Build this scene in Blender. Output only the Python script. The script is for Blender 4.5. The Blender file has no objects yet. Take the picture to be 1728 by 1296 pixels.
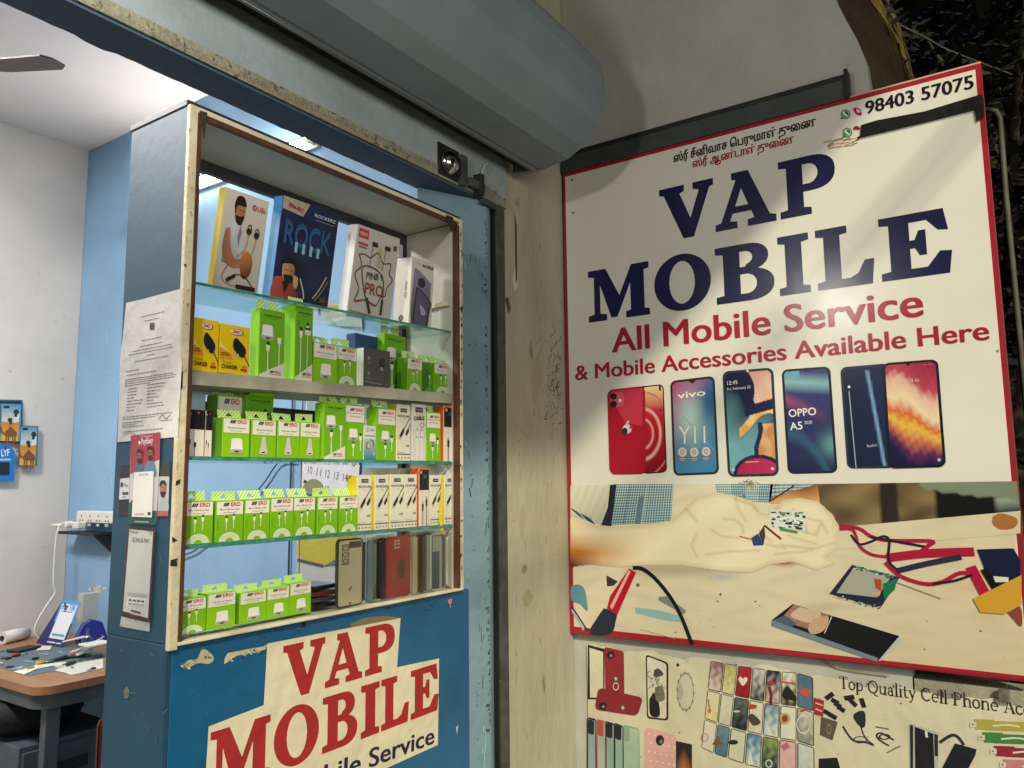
import bpy, bmesh, math, random
from mathutils import Vector, Matrix
from mathutils.geometry import tessellate_polygon
R=math.radians
random.seed(7)
sc=bpy.context.scene
COL=sc.collection
# ---------------- camera ----------------
F=1323.0; CX,CY=864.0,648.0; H=1.5
AX=Vector((0.56545766,0.09413972,0.81938717)); AY=Vector((-0.82469793,0.078319,0.56012451)); AZ=Vector((-0.01144362,-0.9924736,0.12192291))
MW=Matrix((AX,AY,AZ))                       # image axes -> world axes
cam=bpy.data.cameras.new('camera'); cam.sensor_width=36; cam.lens=36*F/1728; cam.clip_start=0.02; cam.clip_end=400
camo=bpy.data.objects.new('camera',cam); COL.objects.link(camo)
rot=Matrix((MW@Vector((1,0,0)),MW@Vector((0,-1,0)),MW@Vector((0,0,-1)))).transposed()
camo.matrix_world=Matrix.Translation((0,0,H))@rot.to_4x4(); sc.camera=camo
def on(px,py,ax,v):
    """point where the sight line of a photo pixel meets the plane axis=v"""
    d=MW@Vector((px-CX,py-CY,F)); o=Vector((0,0,H)); return o+d*((v-o[ax])/d[ax])
# ---------------- world, light, exposure ----------------
w=bpy.data.worlds.new('World'); sc.world=w; w.use_nodes=True
nt=w.node_tree; bg=nt.nodes['Background']; sky=nt.nodes.new('ShaderNodeTexSky'); sky.sky_type='NISHITA'; sky.sun_disc=False
sky.sun_elevation=R(35); sky.sun_rotation=R(225); nt.links.new(sky.outputs[0],bg.inputs[0]); bg.inputs[1].default_value=0.0004
def lamp(name,typ,loc,energy,color,rotdir=None,**k):
    l=bpy.data.lights.new(name,typ); l.energy=energy; l.color=color
    for a,b in k.items(): setattr(l,a,b)
    o=bpy.data.objects.new(name,l); COL.objects.link(o); o.location=loc
    if rotdir is not None: o.rotation_euler=Vector(rotdir).to_track_quat('-Z','Y').to_euler()
    return o
lamp('street_light','SUN',(-4,-4,6),1.9,(1.0,.92,.67),(1.05,1.0,-0.96),angle=R(2.0))
lamp('neighbour_lamp','POINT',(0.3,0.9,2.43),13,(1.0,.97,.90),shadow_soft_size=.05)
lamp('street_side_fill','AREA',(-.6,-3.2,2.0),48,(1.0,.97,.90),(.45,1,-.05),shape='RECTANGLE',size=3.0,size_y=1.2)  # soft fill added to light the goods from the front; no source seen
sc.view_settings.view_transform='Standard'; sc.view_settings.look='None'; sc.view_settings.exposure=0.74; sc.view_settings.gamma=1
sc.cycles.max_bounces=8; sc.cycles.transparent_max_bounces=16
# ---------------- materials ----------------
def lin(c):
    if isinstance(c,str):
        c=c.lstrip('#'); c=tuple(int(c[i:i+2],16)/255 for i in (0,2,4))
        c=tuple(x/12.92 if x<=.04045 else ((x+.055)/1.055)**2.4 for x in c)
    return tuple(c[:3])+(1,)
MC={}
def mat(name,base,rough=.6,var=None,vs=8,spots=None,ss=20,st=.62,bump=0,bs=60,metal=0,emit=0,stretch=None,spec=None,spots2=None,s2=5,t2=.6):
    if name in MC: return MC[name]
    m=bpy.data.materials.new(name); m.use_nodes=True; n=m.node_tree.nodes; l=m.node_tree.links; p=n['Principled BSDF']
    p.inputs['Roughness'].default_value=rough; p.inputs['Metallic'].default_value=metal
    if spec is not None: p.inputs['Specular IOR Level'].default_value=spec
    tc=n.new('ShaderNodeTexCoord'); src=tc.outputs['Object']
    if stretch:
        mp=n.new('ShaderNodeMapping'); mp.inputs['Scale'].default_value=stretch; l.new(src,mp.inputs[0]); src=mp.outputs[0]
    def noise(s,d=6,r=.6):
        t=n.new('ShaderNodeTexNoise'); t.inputs['Scale'].default_value=s; t.inputs['Detail'].default_value=d; t.inputs['Roughness'].default_value=r; l.new(src,t.inputs[0]); return t.outputs[0]
    def mixc(fac,a,b):
        x=n.new('ShaderNodeMix'); x.data_type='RGBA'; l.new(fac,x.inputs[0])
        for s,v in ((6,a),(7,b)):
            if isinstance(v,tuple): x.inputs[s].default_value=v
            else: l.new(v,x.inputs[s])
        return x.outputs[2]
    def ramp(f,a,b):
        r=n.new('ShaderNodeMapRange'); r.inputs[1].default_value=a; r.inputs[2].default_value=b; l.new(f,r.inputs[0]); return r.outputs[0]
    c=lin(base)
    if var: c=mixc(ramp(noise(vs),.35,.65),c,lin(var))
    if spots: c=mixc(ramp(noise(ss,8,.7),st,st+.05),c,lin(spots))
    if spots2: c=mixc(ramp(noise(s2,9,.75),t2,t2+.06),c,lin(spots2))
    if isinstance(c,tuple): p.inputs['Base Color'].default_value=c
    else: l.new(c,p.inputs['Base Color'])
    if bump:
        b=n.new('ShaderNodeBump'); b.inputs['Strength'].default_value=bump; b.inputs['Distance'].default_value=.01; l.new(noise(bs),b.inputs['Height']); l.new(b.outputs[0],p.inputs['Normal'])
    if emit:
        p.inputs['Emission Color'].default_value=lin(base); p.inputs['Emission Strength'].default_value=emit
    MC[name]=m; return m
def printed(name,rough=.45,bump=0,bs=4,dirt=0,ds=3,spec=.5):
    """surface that carries its print in a colour attribute"""
    if name in MC: return MC[name]
    m=bpy.data.materials.new(name); m.use_nodes=True; n=m.node_tree.nodes; l=m.node_tree.links; p=n['Principled BSDF']
    p.inputs['Roughness'].default_value=rough; p.inputs['Specular IOR Level'].default_value=spec
    a=n.new('ShaderNodeAttribute'); a.attribute_name='Col'; c=a.outputs[0]
    tc=n.new('ShaderNodeTexCoord')
    if dirt:
        t=n.new('ShaderNodeTexNoise'); t.inputs['Scale'].default_value=ds; t.inputs['Detail'].default_value=9; t.inputs['Roughness'].default_value=.65; l.new(tc.outputs['Object'],t.inputs[0])
        r=n.new('ShaderNodeMapRange'); r.inputs[1].default_value=.35; r.inputs[2].default_value=.8; r.inputs[3].default_value=1; r.inputs[4].default_value=1-dirt; l.new(t.outputs[0],r.inputs[0])
        x=n.new('ShaderNodeMix'); x.data_type='RGBA'; x.blend_type='MULTIPLY'; x.inputs[0].default_value=1; l.new(c,x.inputs[6]); l.new(r.outputs[0],x.inputs[7]); c=x.outputs[2]
    l.new(c,p.inputs['Base Color'])
    if bump:
        t=n.new('ShaderNodeTexNoise'); t.inputs['Scale'].default_value=bs; t.inputs['Detail'].default_value=3; l.new(tc.outputs['Object'],t.inputs[0])
        b=n.new('ShaderNodeBump'); b.inputs['Strength'].default_value=bump; b.inputs['Distance'].default_value=.02; l.new(t.outputs[0],b.inputs['Height']); l.new(b.outputs[0],p.inputs['Normal'])
    MC[name]=m; return m
def clear(name,tint=(.93,.97,.96),gloss=.03,graz=.8,ior=1.5,rough=.02):
    if name in MC: return MC[name]
    m=bpy.data.materials.new(name); m.use_nodes=True; n=m.node_tree.nodes; l=m.node_tree.links
    o=n['Material Output']; n.remove(n['Principled BSDF'])
    t=n.new('ShaderNodeBsdfTransparent'); t.inputs[0].default_value=tint+(1,)
    g=n.new('ShaderNodeBsdfGlossy'); g.inputs['Roughness'].default_value=rough
    lw=n.new('ShaderNodeLayerWeight'); lw.inputs[0].default_value=.5
    pw=n.new('ShaderNodeMath'); pw.operation='POWER'; l.new(lw.outputs[1],pw.inputs[0]); pw.inputs[1].default_value=4
    f=n.new('ShaderNodeMath'); f.operation='MULTIPLY_ADD'; l.new(pw.outputs[0],f.inputs[0]); f.inputs[1].default_value=graz; f.inputs[2].default_value=gloss
    x=n.new('ShaderNodeMixShader'); l.new(f.outputs[0],x.inputs[0]); l.new(t.outputs[0],x.inputs[1]); l.new(g.outputs[0],x.inputs[2]); l.new(x.outputs[0],o.inputs[0])
    MC[name]=m; return m
PR=printed('printed_card',.4,dirt=.08,ds=12); PV=printed('printed_vinyl',.24,bump=.10,bs=3.5,dirt=.10,ds=2.5); PP=printed('printed_paper',.75,bump=.5,bs=10,dirt=.12,ds=4)
PB=printed('printed_banner',.6,bump=.8,bs=5,dirt=.22,ds=5)
M_cream=mat('chipped_cream_paint','#d8cdb0',.5,'#c2b48f',14,'#5e4a35',38,.66,bump=.3)
M_brown=mat('brown_wood_edge','#5b3522',.55,'#3f2416',20,bump=.2)
M_side=mat('worn_blue_paint','#113a53',.55,'#19465e',3,'#34596c',30,.70,bump=.08,bs=25)
M_base=mat('glossy_blue_paint','#125f8c',.36,'#0d5078',4,'#2a4a5c',40,.70,bump=.2,bs=14,spots2='#7f7a5e',s2=9,t2=.74)
M_inner=mat('white_laminate','#b9b8ab',.5,'#a9a798',5)
M_ply=mat('old_white_shelf','#b8b2a0',.6,'#95907d',12,'#57503f',45,.70)
M_dark=mat('dark_frame','#33333a',.5,'#26262a',20)
M_jamb=mat('light_blue_jamb_paint','#7794a0',.65,'#6a8794',6,'#2f424e',22,.645,bump=.5,bs=30)
M_lint=mat('grey_plaster','#99a3a6',.75,'#87908f',5,'#5e5f58',40,.70,bump=.25,bs=50)
M_lint2=mat('stained_plaster','#85836f',.85,'#99947d',24,'#5a5644',60,.56,bump=.7,bs=70)
M_under=mat('blue_lintel_soffit','#46586e',.75,'#3e4f63',6,'#2b3848',40,.7,bump=.3)
M_hood=mat('grey_hood_metal','#828c93',.5,'#727d84',2.5,'#4c5254',24,.72,bump=.08,bs=6,spots2='#8f9898',s2=5,t2=.70)
M_black=mat('black_metal','#17181a',.5,'#202224',10)
M_guide=mat('dusty_guide_metal','#4a4d4a',.6,'#33352f',20,'#6e6a55',40,.64)
M_pill=mat('beige_pillar_plaster','#b3ad97',.8,'#9b947e',3.0,'#6e6650',16,.64,bump=.5,bs=28,stretch=(1,1,.35),spots2='#5a5342',s2=9,t2=.74)
M_wall=mat('white_side_wall','#b8b7ae',.85,'#a8a79e',2.5,'#5f5d52',26,.70,bump=.35,bs=20,spots2='#807c70',s2=4,t2=.66)
M_endb=mat('brown_wall_end','#4a3a2a',.8,'#5c4a36',6,'#8f8266',30,.74,bump=.5)
M_endy=mat('mottled_yellow_paint','#6f5c1c',.85,'#35280f',7,'#17130a',14,.52)
M_room=mat('white_room_wall','#d4cfca',.85,'#c4bfbb',1.6,'#a09c98',26,.68,bump=.2,bs=15)
M_blue=mat('sky_blue_room_wall','#8db2d2',.8,'#80a5c6',2.5,'#c8d3da',24,.76)
M_ceil=mat('white_ceiling','#dad5d2',.9,'#d2ccd0',2)
M_desk=mat('orange_wood_laminate','#9e7450',.45,'#8c6444',6,stretch=(8,1,1))
M_steel=mat('slate_grey_steel','#4f575f',.5,'#424a52',8,'#2b2f33',40,.7)
M_matp=mat('blue_grey_desk_mat','#55666c',.8,'#45545b',8,'#a8aca4',14,.68)
M_white=mat('white_plastic','#dedbd2',.4,'#d2cfc6',9)
M_cable=mat('white_cable','#d9d6cf',.5)
M_chrome=mat('scratched_chrome','#b9b9b4',.18,'#8f8f88',30,metal=1)
# ---------------- mesh helpers ----------------
def link(o,parent=None):
    COL.objects.link(o)
    if parent: o.parent=parent
    return o
def tag(o,label=None,cat=None,group=None,kind=None):
    if label: o['label']=label
    if cat: o['category']=cat
    if group: o['group']=group
    if kind: o['kind']=kind
    return o
def empty(name,loc,label=None,cat=None,group=None,rz=0):
    o=bpy.data.objects.new(name,None); o.location=loc; o.rotation_euler=(0,0,rz); o.empty_display_size=.02; link(o); return tag(o,label,cat,group)
class MB:
    def __init__(s): s.bm=bmesh.new(); s.mats=[]
    def mi(s,m):
        if m not in s.mats: s.mats.append(m)
        return s.mats.index(m)
    def box(s,a,b,m,bev=0):
        t=bmesh.new(); bmesh.ops.create_cube(t,size=1)
        for v in t.verts: v.co=Vector([a[i]+(b[i]-a[i])*(v.co[i]+.5) for i in range(3)])
        if bev: bmesh.ops.bevel(t,geom=t.edges[:],offset=bev,segments=2,affect='EDGES',profile=.5)
        s.merge(t,m)
    def merge(s,t,m,mx=None,smooth=False):
        k=s.mi(m)
        if mx is not None: t.transform(mx)
        mp={}
        for v in t.verts: mp[v]=s.bm.verts.new(v.co)
        for f in t.faces:
            try: g=s.bm.faces.new([mp[v] for v in f.verts]); g.material_index=k; g.smooth=smooth
            except ValueError: pass
        t.free()
    def prism(s,pts,axis,a,b,m,smooth=False):
        """2-D outline (in the two other axes, in order) extruded along axis from a to b"""
        k=s.mi(m)
        def P(p,t):
            q=list(p); q.insert(axis,t); return Vector(q)
        A=[s.bm.verts.new(P(p,a)) for p in pts]; B=[s.bm.verts.new(P(p,b)) for p in pts]; n=len(pts); fs=[]
        for i in range(n): f=s.bm.faces.new((A[i],A[(i+1)%n],B[(i+1)%n],B[i])); f.smooth=smooth; fs.append(f)
        fs.append(s.bm.faces.new(A[::-1])); fs.append(s.bm.faces.new(B))
        for f in fs: f.material_index=k
        bmesh.ops.recalc_face_normals(s.bm,faces=fs)
    def tube(s,pts,r,m,seg=10,cap=True):
        pts=[Vector(p) for p in pts]; k=s.mi(m); rings=[]
        rr=r if isinstance(r,(list,tuple)) else [r]*len(pts)
        for i,p in enumerate(pts):
            d=(pts[min(i+1,len(pts)-1)]-pts[max(i-1,0)]).normalized(); u=d.orthogonal().normalized()
            if i: 
                u=(pu-d*pu.dot(d)).normalized()
            pu=u; v=d.cross(u)
            rings.append([s.bm.verts.new(p+(u*math.cos(t)+v*math.sin(t))*rr[i]) for t in [2*math.pi*j/seg for j in range(seg)]])
        for a,b in zip(rings,rings[1:]):
            for j in range(seg):
                f=s.bm.faces.new((a[j],a[(j+1)%seg],b[(j+1)%seg],b[j])); f.material_index=k; f.smooth=True
        if cap:
            for rg in (rings[0][::-1],rings[-1]): s.bm.faces.new(rg).material_index=k
    def build(s,name,parent=None,loc=None):
        me=bpy.data.meshes.new(name); s.bm.to_mesh(me); s.bm.free()
        for m in s.mats: me.materials.append(m)
        o=bpy.data.objects.new(name,me); link(o,parent)
        if loc is not None: o.location=loc
        return o
def curve(pts,n=8):
    """Catmull-Rom through points"""
    P=[Vector(p) for p in pts]; out=[]
    for i in range(len(P)-1):
        a,b,c,d=P[max(i-1,0)],P[i],P[i+1],P[min(i+2,len(P)-1)]
        for k in range(n):
            t=k/n; out.append(.5*((2*b)+(c-a)*t+(2*a-5*b+4*c-d)*t*t+(3*b-a-3*c+d)*t**3))
    return out+[P[-1]]
TX={}
def text_tris(s,off=0,res=3):
    k=(s,off,res)
    if k in TX: return TX[k]
    cu=bpy.data.curves.new('t','FONT'); cu.body=s; cu.offset=off; cu.resolution_u=res
    o=bpy.data.objects.new('t',cu); COL.objects.link(o); bpy.context.view_layer.update()
    me=bpy.data.meshes.new_from_object(o.evaluated_get(bpy.context.evaluated_depsgraph_get())); me.calc_loop_triangles()
    v=[(p.co.x,p.co.y) for p in me.vertices]; t=[tuple(x.vertices) for x in me.loop_triangles]
    bpy.data.objects.remove(o); bpy.data.meshes.remove(me); bpy.data.curves.remove(cu)
    xs=[p[0] for p in v] or [0,1]; TX[k]=(v,t,min(xs),max(xs)); return TX[k]
CAP=.66
class Art:
    """flat print: coloured polygons laid in thin layers; mp(a,b,layer)->point"""
    def __init__(s,mp,pix=None): s.mp=mp; s.pix=pix; s.v=[]; s.f=[]; s.c=[]; s.mi=[]
    def P(s,p): return s.pix(*p) if s.pix else p
    def tri(s,pts,faces,col,L):
        s.k=(getattr(s,'k',0)+1)%101; L=L+s.k*.009; b=len(s.v); fn=callable(col); c=None if fn else lin(col)
        for p in pts: s.v.append(s.mp(p[0],p[1],L)); s.c.append(lin(col(p)) if fn else c)
        s.f+= [tuple(b+i for i in f) for f in faces]
    def raw(s,pts,col,L=1,holes=()):
        loops=[[Vector((p[0],p[1],0)) for p in pts]]+[[Vector((p[0],p[1],0)) for p in h] for h in holes]
        fl=[p for l in loops for p in l]; s.tri([(p.x,p.y) for p in fl],tessellate_polygon(loops),col,L)
    def poly(s,pts,col,L=1,holes=()): s.raw([s.P(p) for p in pts],col,L,[[s.P(p) for p in h] for h in holes])
    def blob(s,pts,col,L=1,n=6):
        q=curve([tuple(p)+(0,) for p in pts+[pts[0]]],n)[:-1]; s.poly([(p.x,p.y) for p in q],col,L)
    def rect(s,x0,y0,x1,y1,col,L=1): s.poly([(x0,y0),(x1,y0),(x1,y1),(x0,y1)],col,L)
    def ell(s,x,y,rx,ry,col,L=1,n=20,hole=0):
        o=[(x+rx*math.cos(2*math.pi*i/n),y+ry*math.sin(2*math.pi*i/n)) for i in range(n)]
        h=[(x+rx*hole*math.cos(2*math.pi*i/n),y+ry*hole*math.sin(2*math.pi*i/n)) for i in range(n)]
        s.poly(o,col,L,[h] if hole else ())
    def line(s,pts,wd,col,L=1,smooth=0):
        q=[Vector(s.P(p)+(0,) if len(s.P(p))==2 else s.P(p)) for p in pts]
        if smooth: q=curve(q,smooth)
        for a,b in zip(q,q[1:]):
            d=b-a
            if d.length<1e-9: continue
            d.normalize(); n=Vector((-d.y,d.x,0))*wd/2; a2=a-d*wd*.25; b2=b+d*wd*.25
            s.tri([(p.x,p.y) for p in (a2-n,b2-n,b2+n,a2+n)],[(0,1,2,3)],col,L)
    def text(s,t,p0,p1,h,col,L=3,off=0,res=3,up=None):
        v,f,x0,x1=text_tris(t,off,res); a=Vector(s.P(p0)).to_2d(); b=Vector(s.P(p1)).to_2d(); d=b-a; k=d.length/(x1-x0); d.normalize(); n=Vector((-d.y,d.x)) if up is None else Vector(up); kh=h/CAP
        s.tri([tuple(a+d*(p[0]-x0)*k+n*p[1]*kh) for p in v],f,col,L)
    def grid(s,quad,nx,ny,fn,L=1):
        """quad corners TL,TR,BR,BL in input coordinates; fn(u,v)->colour or None, v down"""
        q=[Vector(s.P(p)+(0,)) if len(s.P(p))==2 else Vector(s.P(p)) for p in quad]; b=len(s.v)
        for j in range(ny+1):
            for i in range(nx+1):
                u=i/nx; v=j/ny; p=(q[0]*(1-u)+q[1]*u)*(1-v)+(q[3]*(1-u)+q[2]*u)*v; c=fn(u,v)
                if c is None:
                    for du,dv in ((1,0),(-1,0),(0,1),(0,-1),(1,1),(-1,-1),(1,-1),(-1,1)):
                        c=fn(u+du/nx,v+dv/ny)
                        if c is not None: break
                s.v.append(s.mp(p.x,p.y,L)); s.c.append(lin(c or '#808080'))
        for j in range(ny):
            for i in range(nx):
                if fn((i+.5)/nx,(j+.5)/ny) is None: continue
                k=b+j*(nx+1)+i; s.f.append((k,k+1,k+nx+2,k+nx+1))
    def build(s,name,mats,parent=None,extra=None):
        """extra: MB whose geometry (the body of the thing) is joined into the same mesh"""
        me=bpy.data.meshes.new(name); V=list(s.v); Fc=list(s.f); mi=[0]*len(s.f); C=list(s.c); ml=[mats]; sm=[False]*len(s.f)
        if extra:
            b=len(V); extra.bm.verts.ensure_lookup_table(); extra.bm.verts.index_update()
            V+=[v.co.copy() for v in extra.bm.verts]; C+=[(.5,.5,.5,1)]*len(extra.bm.verts)
            for f in extra.bm.faces:
                Fc.append(tuple(b+v.index for v in f.verts)); mi.append(1+f.material_index); sm.append(f.smooth)
            ml+=extra.mats; extra.bm.free()
        me.from_pydata(V,[],Fc); 
        for m in ml: me.materials.append(m)
        me.polygons.foreach_set('material_index',mi); me.polygons.foreach_set('use_smooth',sm)
        ca=me.color_attributes.new('Col','FLOAT_COLOR','POINT'); ca.data.foreach_set('color',[x for c in C for x in c]); me.update()
        o=bpy.data.objects.new(name,me); return link(o,parent)
def mixh(a,b,t):
    a=lin(a);b=lin(b);t=max(0,min(1,t)); return tuple(x+(y-x)*t for x,y in zip(a[:3],b[:3]))
def plane_art(ax,v,sgn=-1,eps=.0004):
    """print lying on plane axis=v seen from its negative side; photo pixels are read off onto that plane"""
    def pix(px,py): p=on(px,py,ax,v); return (-p.y,p.z) if ax==0 else (p.x,p.z)
    def mp(a,b,L): return Vector((v+sgn*eps*L,-a,b)) if ax==0 else Vector((a,v+sgn*eps*L,b))
    return Art(mp,pix)
# =====================================================================
# SETTING
# =====================================================================
S=2.311; YC=1.25; YL=1.35; ZL=2.345
g=MB(); g.box((-30,-30,-.3),(30,YL,0),mat('dark_road','#3a3935',.9,'#2c2b28',6)); tag(g.build('ground'),kind='structure')
g=MB(); g.box((-3,YL+.002,-.3),(2.05,4.4,.05),mat('shop_floor','#6d6a64',.7,'#5b5852',6)); tag(g.build('floor'),kind='structure')
# room
r=MB(); r.box((-3,4.035,.05),(1.998,4.2,3.238),M_room)
tag(r.build('room_wall'),'white back wall inside the shop with phone accessories hung on it','wall')
r=MB(); r.box((2.0,1.66,.05),(2.15,4.2,3.238),M_blue)
tag(r.build('room_wall'),'light blue side wall inside the shop behind the display cabinet','wall')
r=MB(); r.box((-3,1.46,3.24),(2.15,4.2,3.35),M_ceil); tag(r.build('ceiling'),kind='structure')
r=MB(); r.box((-3.15,1.46,.05),(-3.0,4.2,3.238),M_room); tag(r.build('room_wall'),'white room wall at the far left of the shop, out of frame','wall')
# lintel
l=MB(); l.box((-3,YL,ZL+.03),(1.953,YL+.10,3.598),M_lint); l.box((-3,YL-.003,ZL+.0),(1.953,YL+.095,ZL+.03),M_lint2)
lo=empty('lintel',(0,YL,ZL),'grey plaster beam over the shop opening with yellow stained lower edge','lintel')
l.build('beam',lo,(0,-YL,-ZL))
u=MB()
# ragged painted underside, hanging a few millimetres
pts=[(x,YL+.1+.0007*math.sin(x*61)+.0008*math.sin(x*23+1)+.0008*math.sin(x*131)+(0.008 if .70<x<.76 else 0)) for x in [-3+i*.02 for i in range(244)]]
u.prism([(p[0],p[1]) for p in pts]+[(1.85,YL+.004),(-3,YL+.004)],2,ZL-.006,ZL-.001,M_under); u.build('soffit',lo,(0,-YL,-ZL))
# stains on the beam face
A=plane_art(1,YL-.003)
def stain(u,v):
    n=math.sin(u*160)*.12+math.sin(u*57+1)*.15+math.sin(u*401)*.08
    return None if v<.55+n or random.random()<.5 else random.choice(((.20,.185,.13),(.26,.24,.17),(.16,.14,.09)))
A.grid([(130,-18),(850,322),(850,339),(130,0)],360,9,lambda u,v: stain(u,v),1)
A.build('grime',printed('grime',.9),lo).location=(0,-YL,-ZL)
# hood of the rolling shutter
prof=[(1.345,3.16),(1.275,3.045),(1.152,2.904),(1.098,2.84),(1.031,2.747),(1.016,2.69),(1.019,2.593),(1.036,2.555),(1.098,2.500),(1.150,2.475),(1.245,2.462),(1.262,2.464)]
h=MB(); inner=[(min(y+.012,1.345),z+(.004 if z<2.6 else -.012)) for y,z in prof][::-1]
h.prism(prof+inner,0,-3,1.985,M_hood)
hd=empty('shutter_hood',(0,1.3,2.5),'long grey sheet metal hood of the rolling shutter above the shop opening','shutter hood')
h.build('hood_shell',hd,(0,-1.3,-2.5))
h=MB(); h.prism([(1.345,3.16)]+prof[1:]+[(1.345,2.464)],0,1.986,2.0,M_hood); h.build('end_plate',hd,(0,-1.3,-2.5))
h=MB(); h.tube([(-3,1.262,2.468),(2.0,1.262,2.468)],.008,mat('hood_lip','#8f979c',.4)); h.box((-3,1.262,2.462),(1.99,1.275,2.475),M_hood); h.build('lip',hd,(0,-1.3,-2.5))
h=MB(); h.tube([(-3,1.25,2.78),(1.98,1.25,2.78)],.088,M_black,24); h.build('shutter_roll',hd,(0,-1.3,-2.5))
h=MB(); h.box((-3,1.30,2.50),(1.98,1.345,2.53),M_black); h.build('rear_rail',hd,(0,-1.3,-2.5))
# jamb (splayed), shutter guide, pillar
j=MB(); j.prism([(1.637,1.44),(1.70,1.47),(1.999,1.66),(1.999,1.43),(1.86,1.352),(1.847,1.348)],2,.05,ZL-.007,M_jamb)
jo=j.build('door_jamb'); tag(jo,'splayed light blue painted jamb with chipped edge right of the display cabinet','door jamb')
j=MB(); j.box((1.862,1.40,.05),(1.902,1.43,ZL-.01),M_black); j.box((1.852,1.352,.05),(1.860,1.43,2.335),M_black); j.box((1.903,1.362,.05),(1.909,1.43,2.44),M_black)
so=empty('shutter_guide',(1.88,1.36,.3),'black vertical guide channel of the rolling shutter beside the blue jamb','shutter guide')
j.build('channel',so,(-1.88,-1.36,-.3))
j=MB(); j.box((1.910,1.356,.05),(1.953,1.43,2.44),M_guide,.002); j.build('guide_post',so,(-1.88,-1.36,-.3))
p=MB(); p.box((1.955,1.36,0),(2.338,1.66,3.598),M_pill,.004)
po=p.build('pillar'); tag(po,'scuffed beige plastered pillar between the shop opening and the large sign','pillar')
A=plane_art(1,1.3597,eps=.0003); rp_=random.Random(11)
for k in range(150):
    x=rp_.gauss(938,8); y=rp_.gauss(640,36)
    if x<947: A.line([(x,y),(x+rp_.gauss(0,2),y+rp_.gauss(0,5))],.001+rp_.random()*.003,rp_.choice(['#4a4334','#5c5442','#3a3428','#7a705a']),0)
for k in range(90):
    x=rp_.uniform(862,944); y=rp_.uniform(360,1290); A.line([(x,y),(x+rp_.gauss(0,3),y+rp_.gauss(0,14))],.0006+rp_.random()*.0016,rp_.choice(['#7a7058','#8d846a','#5c5340','#c4bca0']),0)
for x,y,rx,ry,c in ((890,1010,9,14,'#958c6c'),(882,880,6,30,'#a39a7c'),(905,640,10,40,'#9a9278'),(870,470,5,22,'#c4bda4'),(885,960,5,8,'#8a8064')): A.blob([(x-rx,y),(x-rx*.4,y-ry*.7),(x+rx*.3,y-ry),(x+rx,y-ry*.2),(x+rx*.5,y+ry*.6),(x-rx*.3,y+ry)],c,0)
for q in ([(868,360),(870,480),(873,470),(872,380)],[(852,505),(857,500),(862,520),(858,530)]): A.poly(q,'#4c4a42',1)
o=A.build('grime_marks',printed('grime',.9),po); o['kind']='stuff'
J0=Vector((1.847,1.348,0)); J1=Vector((1.637,1.44,0)); jd=(J1-J0).normalized(); jn=Vector((jd.y,-jd.x,0)); jn=-jn if jn.y>0 else jn
A=Art(lambda a,b,L: J0+jd*a+Vector((0,0,b))+jn*(.0006+.0003*L))
for k in range(120):
    a_=abs(rp_.gauss(0,.006))+.001; b_=rp_.uniform(.8,2.33); A.poly([(a_*.2,b_),(a_+rp_.random()*.003,b_+.002),(a_*.9,b_+.006+rp_.random()*.005),(a_*.2,b_+.009)],rp_.choice(['#3c4c54','#4c5c60','#6c7468','#56666c']),0)
for k in range(50):
    a_=rp_.uniform(.01,.09); b_=rp_.uniform(.7,2.2); A.line([(a_,b_),(a_+rp_.gauss(0,.004),b_+rp_.gauss(0,.03))],.0008+rp_.random()*.003,rp_.choice(['#2a4048','#44606c','#9ab4b8']),0)
o=A.build('chipped_paint',printed('grime',.9),jo); o['kind']='stuff'
# side wall with curved end
a=[on(*q,0,2.34) for q in ((1404,-20),(1410,0),(1428,34),(1446,66),(1460,99),(1467,141))]
out=[(1.60,0),(1.60,3.598),(a[0].y+.16,3.598),(a[0].y+.03,a[0].z+.25)]+[(q.y,q.z) for q in a]+[(a[-1].y-.004,2.50),(a[-1].y,0)]
W=MB(); W.prism(out,0,2.34,2.40,M_wall)
wo=empty('side_wall',(2.34,1,0),'off-white side wall with a curved end, behind and above the big sign','wall')
W.build('wall_face',wo,(-2.34,-1,0))
def pcurve(q,X): return [on(x,y,0,X) for x,y in q]
cA=pcurve(((1398,-30),(1410,0),(1428,34),(1446,66),(1460,99),(1469,141),(1473,170)),2.4005)
cB=pcurve(((1452,-30),(1466,0),(1485,34),(1500,66),(1513,99),(1525,133),(1534,160)),2.93)
cC=pcurve(((1490,-30),(1502,0),(1516,34),(1527,66),(1535,99),(1541,125),(1546,150)),3.33)
def loft(P,Q,m,nm):
    W=MB(); k=W.mi(m); n=len(P); f_=[W.bm.verts.new(p) for p in P]; g_=[W.bm.verts.new(p) for p in Q]; d_=Vector((0,.5,0)); f2=[W.bm.verts.new(p+d_) for p in P]; g2=[W.bm.verts.new(p+d_) for p in Q]; fs=[]
    for a,b,c,d in ((f_,g_,g_,f_),):
        for i in range(n-1): fs.append(W.bm.faces.new((f_[i],g_[i],g_[i+1],f_[i+1]))); fs.append(W.bm.faces.new((f2[i],f2[i+1],g2[i+1],g2[i]))); fs.append(W.bm.faces.new((f_[i],f_[i+1],f2[i+1],f2[i]))); fs.append(W.bm.faces.new((g_[i],g2[i],g2[i+1],g_[i+1])))
    for i in (0,n-1): fs.append(W.bm.faces.new((f_[i],f2[i],g2[i],g_[i])))
    bmesh.ops.recalc_face_normals(W.bm,faces=fs); W.build(nm,wo,(-2.34,-1,0))
loft(cA,cB,M_endb,'wall_end'); loft([p+Vector((.001,0,0)) for p in cB],cC,M_endy,'yellow_band')
W=MB(); W.box((2.3395,-.7,0),(2.42,a[-1].y-.006,.975),mat('low_wall','#a49f8c',.85,'#8d8876',6,'#5c584b',30,.66,bump=.4)); W.build('low_wall',wo,(-2.34,-1,0))
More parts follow.
